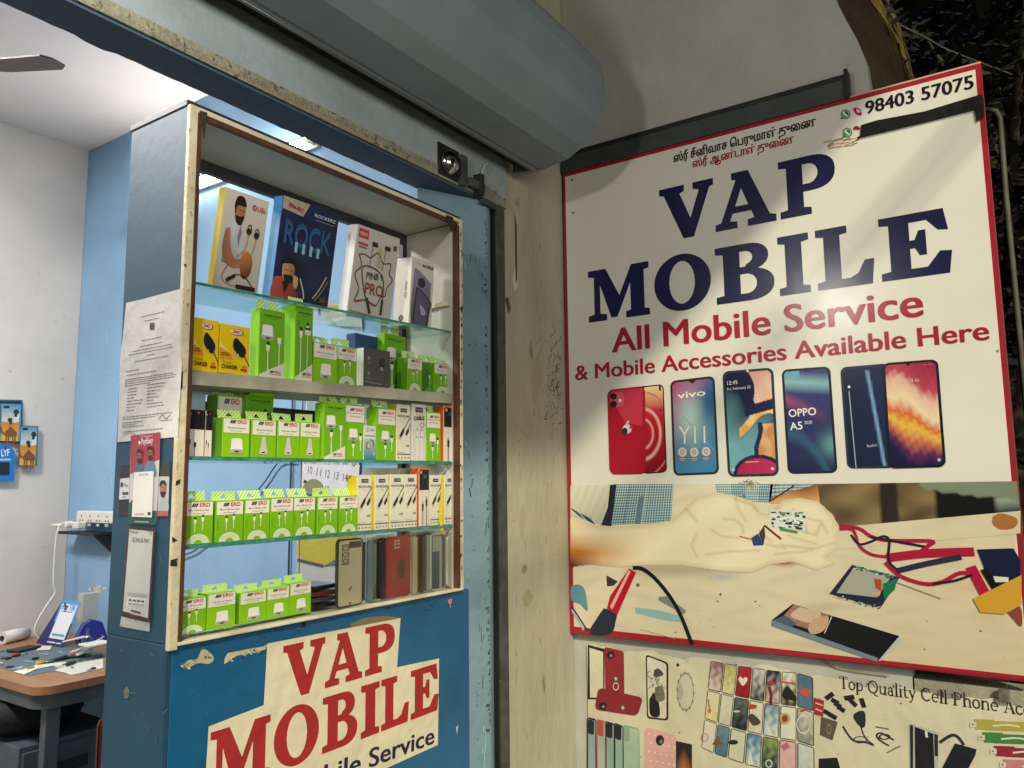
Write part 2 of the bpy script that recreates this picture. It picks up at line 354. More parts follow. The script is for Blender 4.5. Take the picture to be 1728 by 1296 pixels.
# canopy slab above (casts the shade on the sign)
c=MB(); c.box((-6,-.76,3.60),(2.44,1.66,3.72),mat('canopy_concrete','#8a8880',.9,'#7a7870',4)); co_=c.build('canopy'); tag(co_,'concrete canopy slab over the shop front','canopy')
# overhead cables casting the thin stripes
for k,(dy,dz) in enumerate(((-1.02,3.55),(-1.10,3.55))):
    c=MB(); c.tube(curve([(-8,dy-.05,dz+.25),(-2,dy,dz),(2,dy,dz+.02),(8,dy+.1,dz+.3)],8),.011,M_black,6); o=c.build('overhead_cable'); tag(o,'black cable strung over the street in front of the canopy, '+('nearer the wall' if k==0 else 'farther from the wall'),'cable','cables strung over the street')
# grey board above the sign
b=MB(); b.box((2.302,.407,2.575),(2.338,1.352,2.636),mat('dark_grey_box','#3f4644',.6,'#353b3a',7,'#23272a',30,.68),.002); b.box((2.298,.402,2.632),(2.338,1.352,2.646),M_black,.001); b.box((2.296,.396,2.575),(2.338,.406,2.66),M_black)
tag(b.build('mounting_board'),'dark grey metal batten fixed to the wall above the big sign','batten')
# =====================================================================
# SLAB LETTERS (unit box)
# =====================================================================
def arc(cx,cy,rx,ry,a0,a1,n=12,e=1.0):
    o=[]
    for i in range(n+1):
        t=R(a0+(a1-a0)*i/n); c,s_=math.cos(t),math.sin(t); o.append((cx+rx*math.copysign(abs(c)**e,c),cy+ry*math.copysign(abs(s_)**e,s_)))
    return o
t=.12
SLAB={
'V':([(0,1),(.47,1),(.47,1-t),(.385,.85),(.57,.36),(.74,.85),(.63,1-t),(.63,1),(1,1),(1,1-t),(.93,.86),(.62,0),(.43,0),(.09,.86),(0,1-t)],[]),
'A':([(.30,1),(.58,1),(.90,.15),(1,t),(1,0),(.54,0),(.54,t),(.65,.14),(.605,.27),(.30,.27),(.25,.14),(.37,t),(.37,0),(0,0),(0,t),(.10,.14),(.37,.86),(.30,.88)],[[(.345,.39),(.56,.39),(.455,.70)]]),
'P':([(0,1),(.55,1)]+arc(.58,.70,.42,.30,90,-90,14,.85)+[(.43,.40),(.43,.14),(.56,t),(.56,0),(0,0),(0,t),(.14,.14),(.14,.86),(0,1-t)],[[(.43,.87),(.53,.87)]+arc(.53,.70,.17,.17,80,-80,8)+[(.53,.53),(.43,.53)]]),
'M':([(0,1),(.30,1),(.52,.45),(.72,1),(1,1),(1,1-t),(.92,.86),(.92,.14),(1,t),(1,0),(.62,0),(.62,t),(.70,.14),(.70,.66),(.48,.04),(.38,.04),(.20,.70),(.20,.14),(.31,t),(.31,0),(0,0),(0,t),(.10,.14),(.10,.86),(0,1-t)],[]),
'O':(arc(.5,.5,.5,.52,0,350,35),[arc(.5,.5,.225,.39,0,345,23)]),
'B':([(0,1),(.52,1)]+arc(.56,.76,.36,.24,90,-62,10,.9)+arc(.58,.28,.42,.28,68,-90,12,.9)+[(0,0),(0,t),(.14,.14),(.14,.86),(0,1-t)],[[(.43,.87),(.52,.87)]+arc(.52,.755,.13,.115,80,-80,6)+[(.52,.60),(.43,.60)],[(.43,.47),(.54,.47)]+arc(.54,.30,.17,.17,80,-80,8)+[(.54,.13),(.43,.13)]]),
'I':([(0,1),(1,1),(1,1-t),(.77,.86),(.77,.14),(1,t),(1,0),(0,0),(0,t),(.23,.14),(.23,.86),(0,1-t)],[]),
'L':([(0,1),(.56,1),(.56,1-t),(.43,.86),(.43,.14),(.58,.14),(.72,.20),(.84,.40),(1,.40),(.95,0),(0,0),(0,t),(.14,.14),(.14,.86),(0,1-t)],[]),
'E':([(0,1),(.92,1),(.97,.66),(.83,.68),(.68,.86),(.43,.86),(.43,.58),(.50,.58),(.56,.72),(.66,.72),(.66,.33),(.56,.33),(.50,.45),(.43,.45),(.43,.14),(.66,.14),(.84,.36),(1,.34),(.95,0),(0,0),(0,t),(.14,.14),(.14,.86),(0,1-t)],[])}
def slab(A,ch,x0,x1,z0,z1,col,L):
    o,h=SLAB[ch]; f=lambda p:(x0+(x1-x0)*p[0],z0+(z1-z0)*p[1]); A.raw([f(p) for p in o],col,L,[[f(p) for p in q] for q in h])
# thin serif strokes: (polyline,width) lists, unit = cap height
K,N_=.13,.06
def bar(x,y,w): return ([(x-w/2,y),(x+w/2,y)],.05)
SER={
'T':(.78,[([(.38,0),(.38,1)],K),([(.04,.97),(.72,.97)],N_),([(.05,.97),(.04,.78)],.05),([(.72,.97),(.73,.78)],.05),bar(.38,.02,.34)]),
'o':(.62,[(arc(.31,.34,.24,.32,0,360,18),.10)]),
'p':(.68,[([(.15,-.30),(.15,.66)],K),(arc(.35,.34,.24,.31,140,-140,14),.09),bar(.15,-.30,.28),bar(.09,.65,.14)]),
'Q':(.92,[(arc(.45,.5,.37,.48,0,360,22),.11),([(.45,.05),(.62,-.16),(.85,-.20)],.08)]),
'u':(.72,[([(.15,.66),(.15,.22),(.22,.05),(.38,.03),(.54,.16)],.10),([(.56,.66),(.56,.0)],K),bar(.10,.65,.16),bar(.50,.65,.16),bar(.61,.02,.14)]),
'a':(.60,[([(.12,.50),(.18,.62),(.32,.66),(.42,.55),(.43,.0)],.10),(arc(.27,.20,.18,.18,60,300,12),.09),bar(.47,.02,.14)]),
'l':(.34,[([(.17,0),(.17,1.05)],K),bar(.17,.02,.30),bar(.11,1.04,.14)]),
'i':(.34,[([(.17,0),(.17,.66)],K),bar(.17,.02,.30),bar(.11,.65,.14),([(.14,.90),(.20,.90)],.13)]),
't':(.44,[([(.18,.90),(.18,.12),(.26,.03),(.38,.06)],.11),bar(.20,.64,.38)]),
'y':(.64,[([(.12,.66),(.34,.06)],.12),([(.54,.66),(.28,-.14),(.18,-.29),(.06,-.27)],.07),bar(.12,.65,.24),bar(.53,.65,.2)]),
'C':(.84,[(arc(.44,.5,.35,.48,50,310,20),.11),([(.68,.97),(.70,.70)],.06)]),
'e':(.60,[(arc(.30,.34,.23,.31,0,310,18),.09),([(.08,.38),(.52,.38)],.06)]),
'P':(.74,[([(.18,0),(.18,1)],K),([(.05,.97),(.40,.97)]+arc(.40,.73,.24,.24,90,-90,10)+[(.18,.49)],.08),bar(.18,.02,.34)]),
'h':(.72,[([(.15,0),(.15,1.05)],K),([(.15,.45),(.28,.62),(.44,.64),(.56,.5),(.56,0)],.10),bar(.15,.02,.28),bar(.56,.02,.26),bar(.09,1.04,.14)]),
'n':(.72,[([(.15,0),(.15,.66)],K),([(.15,.45),(.28,.62),(.44,.64),(.56,.5),(.56,0)],.10),bar(.15,.02,.28),bar(.56,.02,.26),bar(.09,.65,.14)]),
'A':(.82,[([(.10,0),(.40,1)],.06),([(.40,1),(.70,0)],.13),([(.22,.33),(.58,.33)],.05),bar(.10,.02,.24),bar(.70,.02,.28)]),
'c':(.56,[(arc(.30,.34,.23,.31,45,320,16),.10)]),' ':(.36,[])}
def serif(A,s,p0,p1,h,col,L,wob=0):
    a=Vector(A.P(p0)); b=Vector(A.P(p1)); d=b-a; tot=sum(SER[c][0] for c in s); k=d.length/tot; d.normalize(); n=Vector((-d.y,d.x)); x=0
    for c in s:
        wdt,st=SER[c]
        for pl,wd in st:
            q=[]
            for p in pl: q.append(tuple(a+d*((x+p[0])*k)+n*(p[1]*h)))
            px,A.pix=A.pix,None; A.line(q,wd*h,col,L); A.pix=px
        x+=wdt
# =====================================================================
# THE BIG SIGN
# =====================================================================
NAVY='#181844'; RED='#a51a33'; WHT='#dedcd1'
def pxz(px,py,X=S): return on(px,py,0,X)
sg=empty('shop_sign',(S,.72,1.8),'large glossy white shop sign with red border and navy VAP MOBILE lettering','shop sign')
A=plane_art(0,S)
TL,TR,BR,BL=(950,292),(1655,103),(1737,1147),(962,1068)
A.poly([TL,TR,BR,BL],'#a3202e',0)
tl,tr,br,bl=[A.P(q) for q in (TL,TR,BR,BL)]
x0,x1=tl[0],tr[0]; z1=(tl[1]+tr[1])/2; z0=(bl[1]+br[1])/2
inn=[(x0+.009,z1-.018),(x1-.014,z1-.018),(x1-.014,z0+.015),(x0+.008,z0+.015)]
A.raw(inn,WHT,1)
A.raw([(x0,z1),(x1,z1),(x1,z1-.004),(x0,z1-.004)],'#c9b49a',1)
def letters(A,txt,xs,base,top,col,L,halo=None):
    for ch,(l,r) in zip(txt,xs):
        slab(A,ch,l,r,base,top,col,L)
def ax_(px,py): return A.P((px,py))[0]
zb=A.P((1096,534))[1]; zt=A.P((1094,444))[1]; 
letters(A,'MOBILE',[(ax_(993,500),ax_(1096,490)),(ax_(1104,480),ax_(1200,470)),(ax_(1208,470),ax_(1306,450)),(ax_(1314,450),ax_(1366,440)),(ax_(1378,440),ax_(1475,430)),(ax_(1485,420),ax_(1605,400))],(A.P((1489,470))[1]+zb+A.P((996,546))[1])/3,(A.P((1484,366))[1]+zt)/2,NAVY,2)
letters(A,'VAP',[(ax_(1112,322),ax_(1204,322)),(ax_(1208,393),ax_(1311,375)),(ax_(1315,320),ax_(1410,300))],(A.P((1208,393))[1]+A.P((1317,370))[1])/2,(A.P((1112,321))[1]+A.P((1313,275))[1])/2,NAVY,2)
def hgt(A,p,q): return abs(A.P(p)[1]-A.P(q)[1])
def boldtext(A,s,p0,p1,h,col,L,off=.014,res=4):
    a=Vector(A.P(p0)); b=Vector(A.P(p1)); e=(b-a).normalized()*h; n=Vector((-e.y,e.x)); pp=A.pix; A.pix=None
    for i,(dx,dy) in enumerate(((0,0),(.035,.012),(.07,0),(.035,-.012),(.0,.012),(.07,-.012),(.052,.01))):
        A.text(s,tuple(a+e*dx+n*dy),tuple(b+e*dx+n*dy),h,col,L+i*.3,0,res)
    A.pix=pp
boldtext(A,'All Mobile Service',(1033,595),(1556,533),hgt(A,(1322,560),(1322,517)),RED,3)
boldtext(A,'& Mobile Accessories Available Here',(971,642),(1668,573),hgt(A,(1556,583),(1556,553)),RED,3)
boldtext(A,'98403 57075',(1461,193),(1642,149),hgt(A,(1461,192),(1461,172))*1.02,'#17151a',3)
for i_,e_ in enumerate((0,.7)): A.text('ஸ்ரீ சீனிவாச ெபருமாள் துைண',(1137+e_,274),(1377+e_,212),hgt(A,(1200,250),(1200,237)),'#17151a',3+i_,.012)
for i_,e_ in enumerate((0,.7)): A.text('ஸ்ரீ ஆண்டாள் துைண',(1169+e_,283),(1340+e_,241),hgt(A,(1200,250),(1200,238)),RED,3+i_,.012)
for (px,py) in ((1427,193),(1430,224)):
    A.ell(px,py,8.2,8.2,'#2c7a3c',3); A.ell(px,py,6.4,6.4,'#e6e6d2',4); A.ell(px,py,5.6,5.6,'#2c7a3c',5); A.poly([(px-8,py+9),(px-7,py+2),(px-2,py+7)],'#2c7a3c',3)
    A.line([(px-3,py-3),(px-1,py+1),(px+3,py+3)],.005,'#e6e6d2',7,3)
A.line([(1443,184),(1444,188),(1447,192),(1452,193)],.0055,'#b02048',4,4); A.line([(1442,185),(1444,184)],.009,'#b02048',4); A.line([(1450,193),(1453,192)],.009,'#b02048',4); A.line([(1446,183),(1450,184),(1453,188)],.004,'#c87088',4,3)
A.line([(1442,218),(1445,215),(1449,218)],.008,'#8c1d22',4,3)
# rust stains near the tape
for i in range(26):
    x=1390+random.random()*50; y=238+random.random()*14-(x-1390)*.08; A.line([(x,y),(x+6+random.random()*10,y-2-random.random()*3)],.0015+random.random()*.003,random.choice(['#a0714e','#8a4a2c','#b99a74','#c4ab86']),2)
# ---- phones printed on the sign ----
def phone(A,q,col,rim=.0035,fn=None,nx=26,ny=52,L=3,rr=.13):
    """q: corners TL,TR,BR,BL in pixels"""
    P4=[Vector(A.P(p)) for p in q]
    def bil(u,v): p=(P4[0]*(1-u)+P4[1]*u)*(1-v)+(P4[3]*(1-u)+P4[2]*u)*v; return (p.x,p.y)
    asp=(P4[1]-P4[0]).length/(P4[3]-P4[0]).length
    def rnd(ins,r):
        o=[]
        for cx,cy,a0 in ((1-r-ins,(r+ins)*asp,-90),(1-r-ins,1-(r+ins)*asp,0),(r+ins,1-(r+ins)*asp,90),(r+ins,(r+ins)*asp,180)):
            for k in range(6): t=R(a0+18*k); o.append((cx+r*math.cos(t),cy+r*asp*math.sin(t)))
        return o
    pp=A.pix; A.pix=None
    A.raw([bil(*p) for p in rnd(0,rr)],col,L)
    if fn:
        i=.05; rl=rnd(i,rr*.8)
        def ff(u,v):
            u2=i+(1-2*i)*u; v2=i*asp+(1-2*i*asp)*v
            # clip rounded corners
            r=rr*.75; du=max(r-(u2-i),0,(u2+i)-(1-r)); dv=max(r*asp-(v2-i*asp),0,(v2+i*asp)-(1-r*asp))/asp
            if du>0 and dv>0 and du*du+dv*dv>r*r: return None if (abs(u*nx-round(u*nx))>.3) else fn(u,v)
            return fn(u,v)
        A.grid([bil(i,i*asp),bil(1-i,i*asp),bil(1-i,1-i*asp),bil(i,1-i*asp)],nx,ny,ff,L+1)
    A.pix=pp
    return bil
nz=lambda u,v,f=1.0,p=0: math.sin(u*7*f+math.sin(v*9*f+p)*1.3+p)*.5+math.sin(v*13*f+u*5+p*2)*.3
# phone 1 red
q=[(1025,658),(1120,648),(1126,797),(1029,801)]
bil=phone(A,q,'#15121a')
def f1(u,v):
    if u>.80 and v<.06: return '#151218' if u<.92 else '#d8b99a'
    r=math.hypot(u+.05,(v-.55)*2.9)
    c=mixh('#c2272f','#7e1020',v)
    if v<.35: c=mixh('#e0c295','#b92a33',(v-.03)*4)
    for rad,wd in ((.50,.09),(.86,.10),(1.42,.03)):
        if abs(r-rad)<wd: c=mixh('#e8b0a8','#a81c2c',abs(r-rad)/wd+ (.15 if rad!=.86 else 0))
    return c
phone(A,[(1084,652),(1120,648),(1126,797),(1086,800)],'#16131a',fn=f1,nx=30,ny=90,L=3,rr=.2)
phone(A,[(1025,658),(1089,651),(1091,800),(1029,801)],'#a5182a',L=5,rr=.16)
A.poly([(1030,660),(1085,655),(1085,720),(1055,713),(1042,690)],'#b83448',6)
phone(A,[(1030,663),(1054,661),(1054,687),(1031,688)],'#c05464',L=7,rr=.3)
for c in ((1036,669),(1036,682)): A.ell(*c,5.5,5.5,'#241a20',8)
A.ell(1047,676,2.5,3,'#e3c9c0',8)
A.ell(1059,724,7.5,8,'#c9c8c0',8); A.ell(1055,728,5,6,'#2f302f',9); A.ell(1066,721,3,3,'#b83448',9); A.line([(1058,717),(1061,711)],.006,'#c9c8c0',8)
# phone 2
def f2(u,v):
    c=mixh('#c03060','#3c7fa8',max(0,min(1,(u*.7+v*1.1)*1.1+nz(u,v)*.15))); k=math.exp(-((u-.45)**2*8+(v-.42)**2*14)); c=mixh(tuple(c),'#bcd8d6',k*.9) if False else tuple(a+(b-a)*k*.85 for a,b in zip(c,lin('#bcd8d6')[:3]))
    k=math.exp(-((u-.95)**2*12+(v-.22)**2*18)); c=tuple(a+(b-a)*k*.85 for a,b in zip(c,lin('#1d4f80')[:3]))
    if .74<v<.90: c=tuple(a*.55+b*.45 for a,b in zip(c,lin('#6a6a8c')[:3]))
    if abs((v-.3)-(u-.1)*.55)<.006: c=lin('#7aa4b4')[:3]
    return c
q=[(1131,643),(1206,634),(1214,800),(1137,803)]; bil=phone(A,q,'#2a2e36',fn=f2,nx=40,ny=80)
A.text('vivo',(1144,673),(1191,667),hgt(A,(1150,670),(1150,660)),'#f2f0ea',6,.01)
A.text('Y11',(1147,749),(1191,748),hgt(A,(1150,749),(1150,721)),'#eeeae0',6,-.004)
for i,c in enumerate(((1152,763),(1172,763),(1192,762))):
    A.ell(*c,7.5,8,'#cfc8c0',6); A.ell(*c,3,4,'#8a86a0',7,hole=.6); A.line([(c[0]-5,c[1]+11),(c[0]+5,c[1]+11)],.002,'#c9c4c4',6); A.line([(c[0]-4,c[1]+14),(c[0]+4,c[1]+14)],.0015,'#b9b4c0',6)
A.poly([(1163,643),(1175,642),(1169,647)],'#1a1c22',6)
# phone 3
def f3(u,v):
    c=mixh('#16163a','#6fa9b4',max(0,min(1,(v-.18)*2.0+nz(u,v,1,2)*.25-(u*.4))))
    if u>.52+.12*math.sin(v*9) and v<.36 and (u-.55)*1.1>v*.9-.2: c=mixh('#d9a495','#e3d0b8',v*2+nz(u,v,2)*.3)
    s=.62-.30*u+.05*math.sin(u*6)
    if v>s-.04 and u>.25 and v<s+.10*u+.02: c=mixh('#e0a040','#e8c684',nz(u,v,2)+.5)
    if u>.66+.06*math.sin(v*14) and .52<v<.86: c=mixh('#c98a5c','#e0b07c',nz(u,v,2.5)+.5)
    if abs(u-(.66+.06*math.sin(v*14)))<.05 and .5<v<.86: c=lin('#1d2550')[:3]
    if abs(v-(.40-.10*(u-.3)))<.05 and u>.4: c=lin('#1a1c48')[:3]
    if (u-.62)**2/.22+(v-1.0)**2/.022<1: c=mixh('#a02048','#c03060',u)
    elif (u-.62)**2/.30+(v-1.0)**2/.034<1: c=lin('#241c48')[:3]
    return c
q=[(1219,627),(1305,620),(1315,803),(1229,805)]; phone(A,q,'#2b3038',fn=f3,nx=64,ny=130)
A.text('12:45',(1228,650),(1245,648),hgt(A,(1150,670),(1150,664)),'#e8e8e8',6); A.text('Fri, February 22',(1228,659),(1267,655),hgt(A,(1150,670),(1150,666)),'#e0e0e0',6)
A.line([(1259,780),(1281,779)],.003,'#e3a0a8',6); A.ell(1304,791,3,2.5,'#e8c9cf',6); A.ell(1238,793,2.5,2.5,'#a9c9cf',6); A.ell(1262,626,2,2,'#e8e8e0',6)
# phone 4
def f4(u,v):
    c=mixh('#3a3f78','#1f2450',v); k=max(0,1-abs(v-.10-.05*u)*9); c=tuple(a+(b-a)*k*.8 for a,b in zip(c,lin('#8fc4c4')[:3]))
    k=max(0,1-abs(v-(.28+u*.22))*11)*(1-u); c=tuple(a+(b-a)*k*.8 for a,b in zip(c,lin('#a2506c')[:3]))
    k=max(0,1-abs(v-(.62+.55*u*u))*9); c=tuple(a+(b-a)*k*.45 for a,b in zip(c,lin('#3a7a9a')[:3]))
    k=math.exp(-((u-1)**2*14+(v-.75)**2*70)); c=tuple(a+(b-a)*k*.7 for a,b in zip(c,lin('#6fb0b0')[:3]))
    if v<.08 and u<.35: c=lin('#6aa0b4')[:3]
    return c
q=[(1319,624),(1401,618),(1414,798),(1330,800)]; phone(A,q,'#20232c',fn=f4,nx=30,ny=60)
A.text('OPPO',(1332,704),(1378,700),hgt(A,(1332,704),(1332,692)),'#f0eee6',6,.008); A.text('A5',(1334,726),(1355,724),hgt(A,(1332,704),(1332,692)),'#f0eee6',6,.008); A.text('2020',(1358,716),(1371,715),hgt(A,(1332,704),(1332,699)),'#e0deda',6)
A.poly([(1355,622),(1365,621),(1360,627)],'#16181e',6)
# phone 5
def f5a(u,v):
    c=mixh('#14203a','#1d2c52',u)
    if abs(u-(.55+.28*v))<.05 and v>.02: c=mixh('#88b4d8','#27426c',abs(u-(.55+.28*v))*20)
    return c
def f5b(u,v):
    w_=.9*math.sin(u*3.2+v*2.2+.6)+.35*math.sin(u*9-v*6)+.16*math.sin(u*24+v*40+3*math.sin(v*9))+.10*math.sin(u*51-v*33)
    st=[(0,'#a02848'),(.18,'#b8465a'),(.26,'#e0b4a0'),(.42,'#e6d2b0'),(.54,'#d06838'),(.62,'#e0b848'),(.72,'#c06a50'),(.82,'#5c2a58'),(.92,'#20204a'),(1,'#1a1c40')]
    x=max(0,min(1,v+w_*.08-(u-.5)*.12))
    for (a,ca),(b,cb) in zip(st,st[1:]):
        if x<=b: return mixh(ca,cb,(x-a)/(b-a))
    return st[-1][1]
q=[(1418,620),(1500,613),(1510,790),(1430,791)]; phone(A,q,'#26344e',fn=f5a,nx=22,ny=50)
A.ell(1433,653,2.2,2.2,'#e8f0f4',6); A.line([(1433,660),(1445,790)],.0025,'#9ab4cc',6); A.text('Redmi',(1464,755),(1480,753),hgt(A,(1332,704),(1332,700)),'#c9d4de',6)
q=[(1489,613),(1583,606),(1597,788),(1500,791)]; phone(A,q,'#1c1e2a',fn=f5b,nx=50,ny=100,L=6)
A.poly([(1527,611),(1540,610),(1533,618)],'#16181e',9); A.line([(1520,645),(1526,641),(1527,647)],.002,'#e6c2b8',9); A.text('9:36',(1522,647),(1552,644),hgt(A,(1332,704),(1332,699)),'#e3b4b4',9); A.text('...',(1560,616),(1573,615),.004,'#f0dede',9); A.ell(1585,776,3,3,'#b0b4c8',9)
# wasp nest / dirt
for i in range(40): x=1258+random.gauss(6,6); y=815+random.gauss(0,4.5); A.line([(x,y),(x+random.gauss(0,5),y+random.gauss(0,3))],.002,random.choice(['#8a7a50','#b8a878','#6a5a3a','#a39468']),3)
# ---- workbench picture in the lower third ----
zp=A.P((1150,817))[1]; 
def pict(u,v):
    k=nz(u*3,v*2,1,3)*.02
    return mixh('#e0d8c0','#d0c4ac',u*.6+v*.3+k)
def inside(x,y,P):
    c=False; n=len(P)
    for k in range(n):
        (xa,ya),(xb,yb)=P[k],P[k-1]
        if (ya>y)!=(yb>y) and x<(xb-xa)*(y-ya)/(yb-ya)+xa: c=not c
    return c
def dist(x,y,P):
    return min(math.hypot(x-(a[0]+(b[0]-a[0])*t_),y-(a[1]+(b[1]-a[1])*t_)) for a,b in zip(P,P[1:]) for t_ in [max(0,min(1,((x-a[0])*(b[0]-a[0])+(y-a[1])*(b[1]-a[1]))/max(1e-6,(b[0]-a[0])**2+(b[1]-a[1])**2)))])
ARM=[(960,872),(985,880),(1020,889),(1060,889),(1120,884),(1155,878),(1180,858),(1200,838),(1235,831),(1262,836),(1290,846),(1303,866),(1318,868),(1335,845),(1360,840),(1388,846),(1408,868),(1419,890),(1416,925),(1400,940),(1412,951),(1385,962),(1350,948),(1320,952),(1290,966),(1250,965),(1180,955),(1110,954),(1062,957),(1000,952),(960,958)]
FOLD=[[(1298,862),(1290,852),(1262,842)],[(1318,868),(1330,858)],[(1360,872),(1392,880),(1402,900)],[(1350,890),(1384,903)],[(1268,908),(1240,905),(1222,893)],[(1292,905),(1310,918),(1340,925)],[(1200,900),(1190,920),(1200,940)],[(1245,876),(1262,877),(1274,887),(1276,900)],[(1325,935),(1370,931),(1410,916)],[(1215,936),(1250,931),(1300,929)],[(1385,902),(1392,886)],[(1262,836),(1268,860),(1280,880)],[(1345,905),(1385,918)],[(1335,920),(1380,926)],[(1300,895),(1320,915)],[(1352,860),(1370,880),(1372,900)],[(1180,858),(1200,880)]]
def blend(c,t,k): k=max(0,min(1,k)); t=lin(t); return tuple(a+(b-a)*k for a,b in zip(c[:3],t[:3]))
def desk_col(x,y,arm=False):
    c=mixh('#e2dac2','#cdbf9f',(x-960)/760*.45+(y-817)/290*.5)
    c=blend(c,'#a89c80',.16*math.sin(x*.05+math.sin(y*.09)*2)*math.sin(y*.11)+.03)
    if arm:
        d=dist(x,y,ARM+[ARM[0]]); c=mixh('#e9e0c2','#ddd2ae',abs(math.sin(x*.02+y*.03))*.6); c=blend(c,'#a8875c',.34-d*.035)
        kx=(1110-x)/150
        if kx>0: c=blend(c,'#d08432',kx*1.1*max(0,1-abs(y-933)/36)*1.15); c=blend(c,'#6a2a20',(kx-.55)*2.0*max(0,(y-925)/22)); c=blend(c,'#e8d8a4',kx*max(0,(905-y)/30)*.7)
        for F_ in FOLD: c=blend(c,'#b0906c',.38-dist(x,y,F_)*.10)
    else:
        k=max(0,1-abs(y-(968+ (x-1100)*.02))/20)*max(0,min(1,(x-1060)/60))*max(0,min(1,(1330-x)/90)); c=blend(c,'#a3987c',k*.75)
        k=max(0,1-math.hypot((x-1385)/34,(y-958)/9)); c=blend(c,'#b06450',k*1.2)
        for (a,b,ra,rb,t_,kk) in ((1450,1035,70,12,'#b0a48a',.5),(1440,1100,120,12,'#b8ac90',.6),(1655,1000,60,20,'#c4ae88',.5),(1275,984,34,9,'#a8b4be',.9),(1000,1075,60,8,'#b8ac90',.4),(1690,1050,30,20,'#b8a080',.4)): c=blend(c,t_,kk*max(0,1-math.hypot((x-a)/ra,(y-b)/rb)))
    return c
def _pg(u,v):
    yb=1066+(1146-1066)*u; return desk_col(962+u*(1734-962)*(.985+.015*v), 817+(yb-817)*v)
pp=A.pix; A.pix=None; A.grid([(x0+.008,zp),(x1-.017,zp),(x1-.016,z0+.015),(x0+.008,z0+.015)],300,150,_pg,2); A.pix=pp
# backdrop cupboards
def bk(u,v):
    c=mixh('#8c7854','#544630',.5+nz(u*2.4,v*.8,1)*.6)
    if .36<u<.45: c=lin('#2c2724')[:3]
    if u>.62 and .12+(u-.62)*.5<v: c=lin('#191a18')[:3]
    if u>.9: c=mixh('#8fa49a','#26302c',(v-.5)*3)
    if u>.55 and v<.12+(u-.55)*.9: c=lin('#7c8874')[:3]
    return c
A.grid([(1372,817),(1716,812),(1722,872),(1376,914)],44,14,bk,3)
A.grid([(1376,893),(1722,862),(1722,900),(1376,930)],60,6,lambda u,v: desk_col(1420+300*u,900+20*v),4)
# sleeve and checked shirt
def shirt(u,v):
    c=mixh('#d8dcd2','#b9c4c4',v); a=(u*26)%1<.5; b=(v*15)%1<.5
    if a and b: return '#2f5a78'
    if a or b: return mixh('#8fb0b8','#6f9aa8',v)
    if .48<u<.53 and v>.3: return '#4a3450'
    return c
A.grid([(1036,817),(1137,817),(1132,882),(1022,886)],104,60,shirt,3)
A.poly([(1030,818),(1041,818),(1032,888),(1015,886),(1026,856)],'#1c2236',4)
A.grid([(1208,817),(1305,817),(1300,848),(1214,846)],80,28,lambda u,v: shirt(u,v*.5),3)
A.grid([(1300,817),(1375,817),(1372,834),(1298,846)],60,20,lambda u,v: shirt(u,v*.3),3)
A.grid([(1303,838),(1380,817),(1384,848),(1300,850)],24,12,lambda u,v: mixh('#7a4428','#d8a468',v*.9+.25+.2*math.sin(u*6)),4); A.line([(1299,846),(1340,820)],.004,'#3c1d1c',5)
A.grid([(963,819),(1030,819),(1018,886),(963,872)],30,20,lambda u,v: mixh('#dcd8c2','#b9bcae',v*.8+u*.3+.15*math.sin(u*30+v*9)),3)
for a in range(9): A.line([(964+a*4,858+a*2),(980+a*3,872+a*1.6)],.003,random.choice(['#26324c','#9fb4bc','#50647a']),4)
A.grid([(963,826),(1424,826),(1424,966),(963,966)],300,95,lambda u,v: desk_col(963+461*u,826+140*v,True) if inside(963+461*u,826+140*v,ARM) else None,5)
A.poly([(1268,908),(1280,900),(1288,920),(1272,921)],'#2a4474',6); A.poly([(1281,900),(1290,886),(1292,905),(1288,921)],'#3a3c40',6); A.line([(1291,887),(1318,909)],.006,'#7a2a30',7); A.line([(1249,905),(1268,910)],.004,'#c06a50',6)
A.poly([(1300,860),(1365,862),(1358,896),(1296,888)],'#d6dcd0',6)
for i in range(70):
    x=1300+random.random()*56; y=862+random.random()*28; A.rect(x,y,x+2+random.random()*6,y+1+random.random()*3,random.choice(['#1f4a44','#3a4a5c','#1a1c22','#5c8a6c','#8494a8','#f0f0e8']),7)
A.line([(1318,893),(1345,898)],.008,'#4a9060',6)
# soldering iron
A.poly([(1062,959),(1074,966),(1041,1040),(1024,1030),(1030,1006)],'#b3142c',5); A.poly([(1061,962),(1065,964),(1034,1028),(1030,1024)],'#e8a8a4',6)
A.blob([(1020,1026),(1040,1036),(1040,1046),(1031,1069),(996,1068),(1010,1040)],'#232a40',6,4)
A.poly([(1024,971),(1043,981),(1036,988),(1025,989)],'#3a303c',5)
A.line([(1070,958),(1085,960),(1105,975),(1130,1005),(1150,1040),(1168,1086)],.012,'#1a1c20',6,6)
A.ell(1077,987,3,3,'#6f6650',5); A.blob([(964,990),(975,986),(987,995),(992,1030),(980,1020),(965,1012)],'#5c90a0',5); A.line([(966,1024),(992,1064)],.005,'#2c2c34',5); A.line([(966,1030),(985,1062)],.008,'#a8b4b0',4)
A.poly([(1072,1025),(1110,1029),(1150,1040),(1155,1050),(1120,1046),(1073,1034)],'#8fb4b8',4); A.poly([(1112,1007),(1125,1006),(1158,1030),(1155,1037),(1112,1013)],'#7c8484',4)
A.line([(1080,1062),(1140,1078)],.0018,'#9a9078',4); None
for c in ((1216,1003,2),(1275,1015,1.5),(1282,1022,1),(1120,904,1),(1140,1067,1.2)): A.ell(*c[:2],c[2],c[2],'#5a5040',4)
